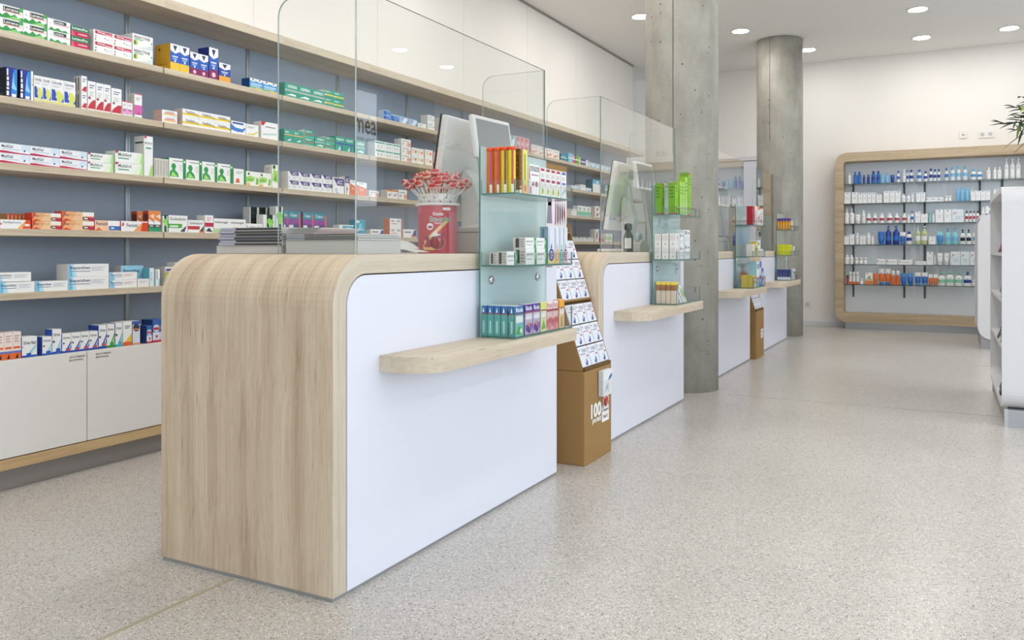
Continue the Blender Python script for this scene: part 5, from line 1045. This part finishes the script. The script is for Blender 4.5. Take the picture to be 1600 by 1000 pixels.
for (p, d, l, w, m) in [((-.23, -.02, .335), (-1, 0, -.55), .17, .034, 'leaf_mid'), ((-.20, .02, .31), (-1, .1, -.7), .15, .036, 'leaf_mid'), ((-.27, -.02, .44), (1, -.1, .12), .16, .07, 'leaf_light'), ((-.22, -.03, .29), (.35, -.2, -1), .12, .09, 'leaf_light'), ((-.17, -.02, .36), (-.4, -.2, -1), .13, .03, 'leaf_dark'),
        ((-.2, 0, .42), (-.6, -.1, .6), .14, .02, 'leaf_dark'), ((-.2, 0, .40), (-.8, .1, .25), .16, .02, 'leaf_dark'), ((-.14, -.02, .5), (-.7, -.1, .5), .15, .03, 'leaf_dark')]: leaf(pv, p, d, l, w, m, .2)
for k in range(46):
    leaf(pv, (rnd.uniform(-.30, -.12), rnd.uniform(-.06, .06), rnd.uniform(.32, .46)), (rnd.uniform(-1, .3), rnd.uniform(-.5, .5), rnd.uniform(-.8, .8)), rnd.uniform(.05, .09), rnd.uniform(.009, .016), rnd.choice(['leaf_dark', 'leaf_dark', 'leaf_mid']), .1)
for k in range(14):
    f = k / 13; leaf(pv, (-.16 - .2 * f, .0, .40 - .02 * f), (-1, rnd.uniform(-.5, .5), rnd.uniform(-.9, .7)), rnd.uniform(.06, .11), .010, 'leaf_dark', .1)
b = MB(); b.tube([(0, 0, .12), (-.06, 0, .33), (-.17, 0, .40), (-.36, 0, .385)], [.004, .0035, .003, .0015], 5); b.build('stem', 'stem_brown', pv)

# ------------------------------------------------------------------ workstations behind the screens
def workstation(y, dx, which, printer=True):
    z = CH + .0005; X = CX1 + dx
    # monitor seen from behind, leaning back on its stand
    t = empty('computer_monitor', (X - .275, y, z)); tag(t, 'white monitor seen from behind on the %s' % which, 'monitor', 'white monitors on the counters')
    hol = empty('monitor_head', (0, 0, .34)); hol.parent = t; hol.rotation_euler = (0, math.radians(9), 0)
    o = box('housing', -.014, .016, -.02, .36, -.21, .205, 'white_plastic', hol); bevel(o, .006, 2)
    box('screen', -.0165, -.0145, 0, .34, -.19, .19, 'screen_dark', hol)
    box('bezel', -.020, -.0145, -.021, -.010, -.212, .207, 'black_plastic', hol)
    for k in range(5): box('vent_slit', .0162, .0170, .20, .30, .12 + .012 * k, .125 + .012 * k, 'screen_grey', hol)
    b = MB(); b.prism([(.02, .02), (.06, .02), (.10, .20), (.07, .30), (.03, .34), (.015, .30)], lambda a, c, h: (a, h, c), .13, .21); b.build('stand', 'white_plastic', t)
    o = box('foot', -.12, .09, .07, .32, 0, .018, 'white_plastic', t); bevel(o, .006, 2)
    # customer display turned to the shop floor
    d = empty('customer_display', (X - .135, y + .30, z)); tag(d, 'small white framed customer display on the %s' % which, 'display', 'customer displays on the counters')
    b = MB(); b.tube([(0, 0, .01), (0, -.01, .12), (-.012, -.06, .30), (-.006, -.17, .44)], [.014, .012, .012, .014], 10); b.build('pole', 'white_plastic', d)
    o = box('foot', -.03, .03, -.035, .05, 0, .012, 'white_plastic', d); bevel(o, .004, 2)
    hd = empty('display_head', (.022, -.17, .455)); hd.parent = d; hd.rotation_euler = (0, math.radians(-8), math.radians(-4))
    o = box('housing', -.014, .010, -.135, .135, -.088, .085, 'white_plastic', hd); bevel(o, .008, 2)
    box('screen', .0102, .0116, -.118, .118, -.070, .068, 'screen_grey', hd)
    c = MB(); c.tube([(.02, .21, .43), (.05, .205, .41), (.065, .21, .27), (.075, .25, .16), (.055, .27, .18)], .004, 6); c.build('cable', 'cable_white', t)
    if not printer: return
    p = empty('receipt_printer', (X - .122, y + .065, z)); tag(p, 'grey-white receipt printer with round grille on the %s' % which, 'printer', 'receipt printers on the counters')
    b = MB(); b.prism([(-.12, 0), (.115, 0), (.12, .02), (.12, .085), (.06, .118), (-.11, .100)], lambda a, c, h: (h, a, c), -.045, .050); o = b.build('housing', 'warm_white', p); bevel(o, .006, 2)
    b = MB(); b.box(-.046, .051, -.114, .11, .078, .081); b.build('cover_seam', 'screen_grey', p)
    for k in range(8):
        a = k * math.pi / 4; q = MB(); q.lathe([(.0035, 0), (.0035, .0015)], 8); q.build('speaker_hole', 'screen_dark', p, (.0503, .03 + .018 * math.cos(a), .042 + .018 * math.sin(a)), (0, math.pi / 2, 0))
workstation(2.757, 0, 'nearest counter')
workstation(4.66, -.008, 'second counter', False)
workstation(6.78, -.04, 'third counter')
# loose cables and slip of paper on the near counter
for k, (pts, m, lab) in enumerate([([(-1.58, 2.95, CH + .006), (-1.60, 3.0, CH + .03), (-1.585, 3.06, CH + .045), (-1.60, 3.14, CH + .006)], 'cable_dark', 'dark cable lying beside the receipt printer'), ([(-1.562, 2.72, CH + .005), (-1.562, 2.82, CH + .007), (-1.562, 2.93, CH + .005)], 'cable_white', 'white cable lying along the near counter edge')]):
    c = MB(); c.tube(pts, .004, 6); tag(c.build('cable', m), lab, 'cable')
for k, (x, y, rz) in enumerate([(-1.70, 2.36, 12), (-1.78, 2.42, -20)]):
    b = MB(); n = 6
    pr = [(-.10 + .2 * i / n, .004 + .03 * math.sin(math.pi * i / n) * (1 if k else .5)) for i in range(n + 1)]
    for i in range(n): b.face([(pr[i][0], -.07, pr[i][1]), (pr[i + 1][0], -.07, pr[i + 1][1]), (pr[i + 1][0], .07, pr[i + 1][1]), (pr[i][0], .07, pr[i][1])], sm=True)
    o = b.build('paper_sheet', 'newsprint', None, (x, y, CH + .001 + .012 * k), (0, 0, math.radians(rz))); tag(o, ['curled paper slip lying left of the lollipop tub', 'upper curled paper slip left of the lollipop tub'][k], 'paper')
# small things on the second counter
bt = empty('dispenser_bottle', (-1.62, 4.52, CH + .0005)); tag(bt, 'black dispenser bottle with white label on the second counter', 'bottle')
b = MB(); b.lathe([(.026, 0), (.028, .004), (.028, .09), (.016, .115), (.014, .125)], 16); b.build('body', 'black_plastic', bt)
b = MB(); b.lathe([(.020, .125), (.022, .13), (.022, .16), (.012, .165)], 14); b.build('cap', 'black_plastic', bt)
b = MB(); b.box(-.012, .0285, -.0290, -.0282, .02, .08); b.build('label', 'white_plastic', bt)
rl = empty('tape_dispenser', (-1.63, 4.76, CH + .0005)); tag(rl, 'pale blue tape dispenser on the second counter', 'dispenser')
b = MB(); b.prism([(-.09, 0), (.09, 0), (.085, .03), (.03, .06), (-.03, .075), (-.085, .05)], lambda a, c, h: (h, a, c), -.03, .03); o = b.build('body', 'warm_white', rl); bevel(o, .004, 2)
b = MB(); b.lathe([(.022, -.012), (.042, -.012), (.042, .012), (.022, .012)], 20); b.build('tape_roll', 'facade_pale', rl, (0, -.03, .072), (0, math.pi / 2, 0))

# ------------------------------------------------------------------ lollipop tub
JX, JY = -1.685, 2.605
j = empty('lollipop_tub', (JX, JY, CH + .0005)); tag(j, 'red printed tub on the near counter full of lollipops', 'tub')
rj = .0735; hj = .176
b = MB(); seg = 48; i0 = len(b.v); zs = [0, .004, .045, .10, .15, hj]
for z in zs:
    for k in range(seg): a = 2 * math.pi * k / seg; b.v.append((rj * math.cos(a), rj * math.sin(a), z))
for q in range(len(zs) - 1):
    for k in range(seg):
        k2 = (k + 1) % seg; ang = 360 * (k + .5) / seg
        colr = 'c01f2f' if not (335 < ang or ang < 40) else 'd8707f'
        if q == 4 and not (250 < ang < 330): colr = 'd45a6a'
        b.f.append((i0 + q * seg + k, i0 + q * seg + k2, i0 + (q + 1) * seg + k2, i0 + (q + 1) * seg + k)); b.m.append(0); b.c.append(hx(colr)); b.smooth.append(True)
def onjar(az, z, off): a = math.radians(az); return ((rj + off) * math.cos(a), (rj + off) * math.sin(a), z)
def jarpoly(pts, col, off=.0006):
    b.face([onjar(a, z, off) for a, z in pts], 0, hx(col))
def jardisc(az, z, r, col, off):
    n = 8; ed = [-r * math.cos(math.pi * k / n) for k in range(n + 1)]
    for k in range(n):
        h0, h1 = math.sqrt(max(0, r * r - ed[k] ** 2)), math.sqrt(max(0, r * r - ed[k + 1] ** 2)); a0, a1 = az + math.degrees(ed[k] / rj), az + math.degrees(ed[k + 1] / rj)
        q = [(a0, z - h0), (a1, z - h1), (a1, z + h1), (a0, z + h0)]
        if k == 0: q = [(a0, z), (a1, z - h1), (a1, z + h1)]
        if k == n - 1: q = [(a0, z - h0), (a1, z), (a0, z + h0)]
        jarpoly(q, col, off)
def jartext(s, az, z, w, h, col, off=.0022, bold=.02):
    vs, fs, gw, gh = glyphs(s, bold); i = len(b.v); b.v += [onjar(az + math.degrees(x / gw * w / rj), z + y / gh * h, off) for x, y in vs]
    for f in fs: b.f.append(tuple(i + k for k in f)); b.m.append(0); b.c.append(hx(col)); b.smooth.append(False)
for k in range(10):    # cream ribbon sweeping over the front
    a0 = 262 + 7.2 * k; z0 = .030 + .0085 * k
    for (dz, c_, o_) in ((.016, 'e8c070', .0007),):
        jarpoly([(a0, z0), (a0 + 7.3, z0 + .0085), (a0 + 7.3, z0 + .0085 + dz), (a0, z0 + dz)], c_, o_)
for k in range(6): jarpoly([(258 + 6 * k, .012), (264 + 6 * k, .012), (264 + 6 * k, .022), (258 + 6 * k, .022 + (.012 if k == 0 else 0))], 'e8c070', .0007)
jardisc(302, .040, .028, 'e8b0a0', .0010); jardisc(302, .040, .0265, '7a0c18', .0013); jardisc(304, .042, .019, '9c1422', .0016); jardisc(308, .050, .005, 'e07a7a', .0019); jardisc(278, .036, .013, 'a51c2c', .0012); jardisc(272, .054, .009, '8a2030', .0012); jardisc(318, .066, .010, '9a3040', .0012)
jarpoly([(282, .062), (298, .086), (304, .070), (312, .068), (298, .062)], 'f0ece8', .0019)
jardisc(281, .098, .013, 'f2f0ec', .0016); jardisc(279, .096, .005, 'a01c2a', .002); jardisc(284, .096, .005, 'a01c2a', .002)
jartext('Kinder', 290, .138, .040, .013, 'f6f0ee'); jartext('Em-eukal', 279.4, .1155, .080, .020, 'f4e6dc', .0019, .05); jartext('Em-eukal', 280, .117, .078, .017, '1c7a58', .0024, .01); jartext('WILDKIRSCHE', 293, .107, .034, .006, 'f6e8ea')
for k in range(4): jarpoly([(318 + 6 * k, .158), (324 + 6 * k, .158), (324 + 6 * k, .168), (318 + 6 * k, .168)], 'f2ecec', .0009)
b.face([onjar(360 * k / seg, 0, 0) for k in range(seg)][::-1], 0, hx('a02030'))
b.build('tub_body', ['printed_plastic'], j)
b = MB(); b.lathe([(rj - .002, hj), (rj + .009, hj), (rj + .010, hj + .008), (rj + .002, hj + .010), (rj - .006, hj + .006)], 40, cols=[hx('ecebe8')] * 5); b.build('rim', ['printed_plastic'], j)
b = MB(); b.lathe([(rj - .007, hj + .004), (rj - .004, hj + .020), (rj + .006, hj + .042), (rj + .004, hj + .042), (rj - .012, hj + .012)], 40, cols=[hx('efeeeb')] * 5)
for k in range(22):
    a = 360 * k / 22; z = hj + (.014 if k % 2 else .028); r_ = rj - .0035 + (0 if k % 2 else .0045)
    q = [(a - 4, z), (a, z - .003), (a + 4, z), (a, z + .003)]
    b.face([((r_ + .002) * math.cos(math.radians(aa)), (r_ + .002) * math.sin(math.radians(aa)), zz) for aa, zz in q], 0, hx('b02a3a'))
b.build('paper_collar', ['printed_plastic'], j)
rnd = random.Random(11); LP = []
for k in range(44):
    ringk = 0 if k < 20 else (1 if k < 34 else 2)
    n = (20, 14, 10)[ringk]; a = 2 * math.pi * (k - (0, 20, 34)[ringk]) / n + ringk * .3 + rnd.uniform(-.1, .1)
    R_ = (.115, .078, .038)[ringk] + rnd.uniform(-.006, .006); zz = hj + (.078, .100, .116)[ringk] + rnd.uniform(-.010, .012)
    LP.append((a, R_, zz))
words_ = ['at the rim', 'in the middle ring', 'at the centre']
for k, (a, R_, zz) in enumerate(LP):
    ringk = 0 if k < 20 else (1 if k < 34 else 2); idx = k - (0, 20, 34)[ringk]
    t = empty('lollipop', (JX, JY, CH + hj)); rank = ORD[idx]
    tag(t, 'red wrapped lollipop %s of the tub' % words_[ringk], 'lollipop', 'red lollipops in the tub, %s' % words_[ringk])
    z1 = zz - hj; d = Vector((R_ * math.cos(a), R_ * math.sin(a), z1)); s0 = Vector((d.x * .42, d.y * .42, .008))
    b = MB(); b.tube([s0, d], .0018, 5); b.build('stick', 'white_stick', t)
    dn = (d - s0).normalized(); ax_ = dn.cross(Vector((0, 0, 1))); ax_ = ax_.normalized() if ax_.length > .05 else Vector((1, 0, 0)); ay_ = dn.cross(ax_)
    b = MB(); seg = 10; i0 = 0
    prof = [(.002, -.013), (.012, -.011), (.0165, -.004), (.0165, .004), (.012, .011), (.003, .013)]
    cols_ = [hx('b3202b'), hx('cf3a3f'), hx('e9c0b8'), hx('c02a33'), hx('b3202b'), hx('b3202b')]
    for r_, h_ in prof:
        for q in range(seg):
            tt = 2 * math.pi * q / seg; b.v.append(tuple(d + ax_ * r_ * math.cos(tt) + ay_ * r_ * .75 * math.sin(tt) + dn * h_))
    for q in range(len(prof) - 1):
        for e in range(seg):
            e2 = (e + 1) % seg; b.f.append((q * seg + e, q * seg + e2, (q + 1) * seg + e2, (q + 1) * seg + e)); b.m.append(0); b.c.append(cols_[q] if (e % 5) else hx('d9b0a8')); b.smooth.append(True)
    b.f.append(tuple((len(prof) - 1) * seg + e for e in range(seg))); b.m.append(0); b.c.append(cols_[0]); b.smooth.append(False)
    b.build('candy', ['printed_plastic'], t)

# ------------------------------------------------------------------ magazines on the near counter
def magazine(x0, x1, y0, y1, z, th, label, cover, fold=0.0, rz=0.0):
    """folded magazine: page block between two covers, spine towards the camera; fold lifts one end"""
    t = empty('magazine', ((x0 + x1) / 2, (y0 + y1) / 2, z)); t.rotation_euler = (0, 0, math.radians(rz)); tag(t, label, 'magazine', 'stacked magazines on the near counter')
    w, d = (x1 - x0) / 2, (y1 - y0) / 2; n = 8
    def sheet(nm, za, zb, inset, mat):
        b = MB(); pr = []
        for i in range(n + 1):
            u_ = -w + 2 * w * i / n; lift = fold * max(0, (i / n - .55)) ** 2 * 5
            pr.append((u_, lift))
        for i in range(n):
            (a, la), (c, lc) = pr[i], pr[i + 1]
            b.face([(a, -d + inset, zb + la), (c, -d + inset, zb + lc), (c, d, zb + lc), (a, d, zb + la)], sm=True)
            b.face([(a, d, za + la), (c, d, za + lc), (c, -d + inset, za + lc), (a, -d + inset, za + la)], sm=True)
            b.face([(a, -d + inset, za + la), (c, -d + inset, za + lc), (c, -d + inset, zb + lc), (a, -d + inset, zb + la)])
            b.face([(c, d, za + lc), (a, d, za + la), (a, d, zb + la), (c, d, zb + lc)])
        b.face([(-w, d, za), (-w, -d + inset, za), (-w, -d + inset, zb), (-w, d, zb)])
        l = pr[-1][1]; b.face([(w, -d + inset, za + l), (w, d, za + l), (w, d, zb + l), (w, -d + inset, zb + l)])
        b.build(nm, mat, t)
    if th < .02:
        b = MB(); b.box(-w * .45, w * .97, -d - .0006, -d + .0028, .0016, th - .0022); b.build('printed_spine', 'cover_black', t)
        b = MB(); b.box(-w * .98, -w * .47, -d - .0006, -d + .0028, .0016, th - .0022); b.build('printed_spine', 'cover_blue', t)
    sheet('pages', .001, th - .0012, .003, 'newsprint'); sheet('cover', th - .0012, th - .0002, 0, cover); sheet('back_cover', 0, .001, 0, 'paper_grey')
plain('cover_black', '3a3a3e', 0.4); plain('cover_blue', 'b2b5cc', 0.45); plain('cover_white', 'dedcd8', 0.5); plain('cover_green', '8fa08a', 0.5); plain('cover_rose', 'dba49c', 0.5)
z = CH + .0006
magazine(-2.165, -1.880, 1.985, 2.20, z, .026, 'thick grey leaflet block under the left magazine pile', 'paper_grey')
z += .0265
for k in range(6):
    magazine(-2.155 + .004 * (k % 2), -1.872 - .003 * (k % 3), 1.985 + .003 * (k % 2), 2.195, z, .0095, 'folded magazine, %s from below in the left pile' % ORD[k], ['cover_white', 'cover_black', 'cover_blue', 'cover_black', 'cover_white', 'cover_white'][k], 0)
    z += .0099
z = CH + .0006
magazine(-1.858, -1.572, 1.985, 2.21, z, .042, 'thick block of grey price lists under the right pile', 'paper_grey'); z += .0425
for k in range(3):
    magazine(-1.855, -1.570 - .004 * k, 1.985, 2.21, z, .0065, '%s magazine from below on the right pile' % ORD[k], ['cover_black', 'cover_green', 'cover_rose'][k]); z += .0069
for k in range(4):
    magazine(-1.872 + .004 * k, -1.745 + .006 * k, 1.99 + .003 * k, 2.195, z, .0045, 'curled brochure, %s from below between the two piles' % ORD[k], 'cover_white', 0); z += .0049

# ------------------------------------------------------------------ cardboard displays beside the counters
def floor_display(y0, dx, label, whole=True):
    X = -1.435 + dx
    t = empty('cardboard_display', (X, y0, 0)); tag(t, label, 'display stand', 'brown cardboard floor displays')
    o = box('base_carton', -.36, 0, 0, .335, 0, .425, 'kraft_card', t); bevel(o, .004, 2)
    # sloping upper part: side cheeks, sloping back, header
    cheek = [(-.36, .427), (-.012, .427), (-.012, .445), (-.215, 1.06), (-.215, 1.10), (-.36, 1.10)]
    for a in (0, .330):
        b = MB(); b.prism(cheek, lambda p, q, h: (p, h, q), a, a + .006); b.build('side_cheek', 'kraft_card', t)
    sl = [(-.045, .445), (-.030, .445), (-.232, 1.06), (-.247, 1.06)]
    b = MB(); b.prism(sl, lambda p, q, h: (p, h, q), .0065, .3295); b.build('sloping_back', 'kraft_dark', t)
    box('foot_ledge', -.045, .0, .0065, .3295, .427, .440, 'kraft_dark', t)
    for zz in (.735, 1.055):
        f = (zz - .445) / .615; x = -.030 - .202 * f
        box('ledge', x, x + .024, .0065, .3295, zz, zz + .006, 'kraft_card', t)
    box('header_card', -.245, -.236, 0, .336, 1.10, 1.385, 'kraft_card', t)
    return t, X
def display_goods(t, X, y0, place, rows):
    ang = math.atan2(.202, .615)
    for r_ in rows:
        f = (r_[0] - .445) / .615; xb = -.030 - .202 * f
        for c in range(3):
            w, h, d = .102, .093, .016
            carton('swirl', place, X + xb + .0175, y0 + .0085 + .0525 + .109 * c, r_[0], w, d, h, 'X', c, 0, 1, rot=(-ang, 0, math.pi / 2))
            o = PEND[-1][0]; PEND.pop(); tag(o, 'white carton with blue swirl, %s column, %s row of %s' % (['left', 'middle', 'right'][c], r_[1], place), 'box', 'swirl cartons in the %s' % place)
y0 = 3.428
t, X = floor_display(y0, 0, 'brown cardboard floor display between the first two counters')
rows = [(.443, 'lowest'), (.537, 'second lowest'), (.631, 'third lowest'), (.743, 'third highest'), (.837, 'second highest'), (.931, 'highest')]
display_goods(t, X, y0, 'near cardboard display', rows)
# header picture and logo, jubilee print, brochure pocket
b = MB(); pc = lambda u, v: (-.2355, u, v)
def pq(u0, v0, u1, v1, c, o=0.0): b.face([(-.2352 + o, u0, v0), (-.2352 + o, u1, v0), (-.2352 + o, u1, v1), (-.2352 + o, u0, v1)], 0, hx(c))
pq(.01, 1.08, .332, 1.235, 'eceaea'); pq(.03, 1.09, .07, 1.20, '3a3f48', .0004); b.face([(-.2347, .10, 1.10), (-.2347, .16, 1.10), (-.2347, .15, 1.22), (-.2347, .115, 1.22)], 0, hx('8a8898'))
b.face([(-.2347, .105, 1.185), (-.2347, .155, 1.185), (-.2347, .16, 1.23), (-.2347, .10, 1.23)], 0, hx('f2f0ee'))
for k, c in enumerate(['c24a8a', '4a4a50', '7a3f5a', '3a3f48', 'b83a4a']): b.face([(-.2347, .19 + .026 * k, 1.10 + .012 * k), (-.2347, .205 + .026 * k, 1.09), (-.2347, .21 + .026 * k, 1.19 - .01 * k), (-.2347, .196 + .026 * k, 1.21)], 0, hx(c))
pq(.05, 1.275, .145, 1.355, 'eceaea'); b.face([(-.2347, .08, 1.32), (-.2347, .11, 1.345), (-.2347, .13, 1.32), (-.2347, .11, 1.31)], 0, hx('4a4444'))
b.build('header_print', ['printed_card'], t)
b = MB(); F = lambda u, v: (.0012, u, v)
def fq(u0, v0, u1, v1, c, o=0.0): b.face([(.0006 + o, u0, v0), (.0006 + o, u1, v0), (.0006 + o, u1, v1), (.0006 + o, u0, v1)], 0, hx(c))
for off, c, g in ((0.0, '3a3030', .004), (.0006, 'f4f2ee', 0)):
    put_text(b, '100', lambda u, v: (.0008 + off, .072 + u + g * .4, .198 + v - g * .5), 0, 0, .128, .070, 0, hx(c), keep=False, bold=.05)
put_text(b, 'JAHRE', lambda u, v: (.0012, .085 + u, .170 + v), 0, 0, .112, .026, 0, hx('f0eeea'), keep=False, bold=.045)
fq(.208, .160, .300, .232, 'f4f2ee', .0002)
fq(.212, .228, .292, .236, 'f4f2ee', .0002)
put_text(b, 'Doppel', lambda u, v: (.0014, .216 + u, .204 + v), 0, 0, .076, .020, 0, hx('2c2c30'), keep=False)
put_text(b, 'herz', lambda u, v: (.0014, .226 + u, .176 + v), 0, 0, .056, .020, 0, hx('2c2c30'), keep=False)
hp = [(.255, .226), (.278, .236), (.290, .256), (.286, .272), (.272, .276), (.262, .268), (.250, .274), (.236, .268), (.232, .252), (.240, .236)]
b.face([(.0010, u, v) for u, v in [( .256 + (u - .256) * 1.2, .252 + (v - .252) * 1.2) for u, v in hp]], 0, hx('f4f2ee'))
b.face([(.0014, u, v) for u, v in hp], 0, hx('d2262f')); b.face([(.0017, u, v) for u, v in [(.233, .252), (.240, .237), (.255, .227), (.252, .25), (.246, .268), (.236, .267)]], 0, hx('2a2426'))
b.build('jubilee_print', ['printed_card'], t)
pk = empty('brochure_pocket', (.001, .155, .29)); pk.parent = t
b = MB(); b.box(0, .030, 0, .125, 0, .075, mats=[0] * 6); b.build('clear_pocket', ['acrylic'], pk)
design('leafstack', 'white leaflet stack', 'eceef0', 'd8dce0', [P('3f6a9c', (.55, .55), (.95, .7), (.9, .85), (.6, .7)), P('9ab0c8', (.1, .1), (.5, .3), (.4, .5)), R(.5, .1, .54, .5, '7a8a9c')])
lf = link('leaflet_stack', carton_mesh('leafstack', .118, .024, .118), None, (X + .0275, y0 + .155 + .0625, .2915), (0, 0, math.pi / 2)); tag(lf, 'stack of white leaflets in the pocket of the near cardboard display', 'leaflets')
y2 = 7.50
t2, X2 = floor_display(y2, -.055, 'brown cardboard floor display between the last two counters')
display_goods(t2, X2, y2, 'far cardboard display', rows[:3])
b = MB(); b.face([(.0008, .19, .17), (.0008, .30, .17), (.0008, .30, .25), (.0008, .19, .25)], 0, hx('f2f0ee')); b.face([(.0012, .235, .255), (.0012, .27, .255), (.0012, .28, .285), (.0012, .235, .285)], 0, hx('c82a32'))
put_text(b, 'Doppel', lambda u, v: (.0012, .2 + u, .215 + v), 0, 0, .09, .022, 0, hx('2c2c30'), keep=False); put_text(b, 'herz', lambda u, v: (.0012, .215 + u, .183 + v), 0, 0, .06, .022, 0, hx('2c2c30'), keep=False)
b.build('jubilee_print', ['printed_card'], t2)
settle_labels()
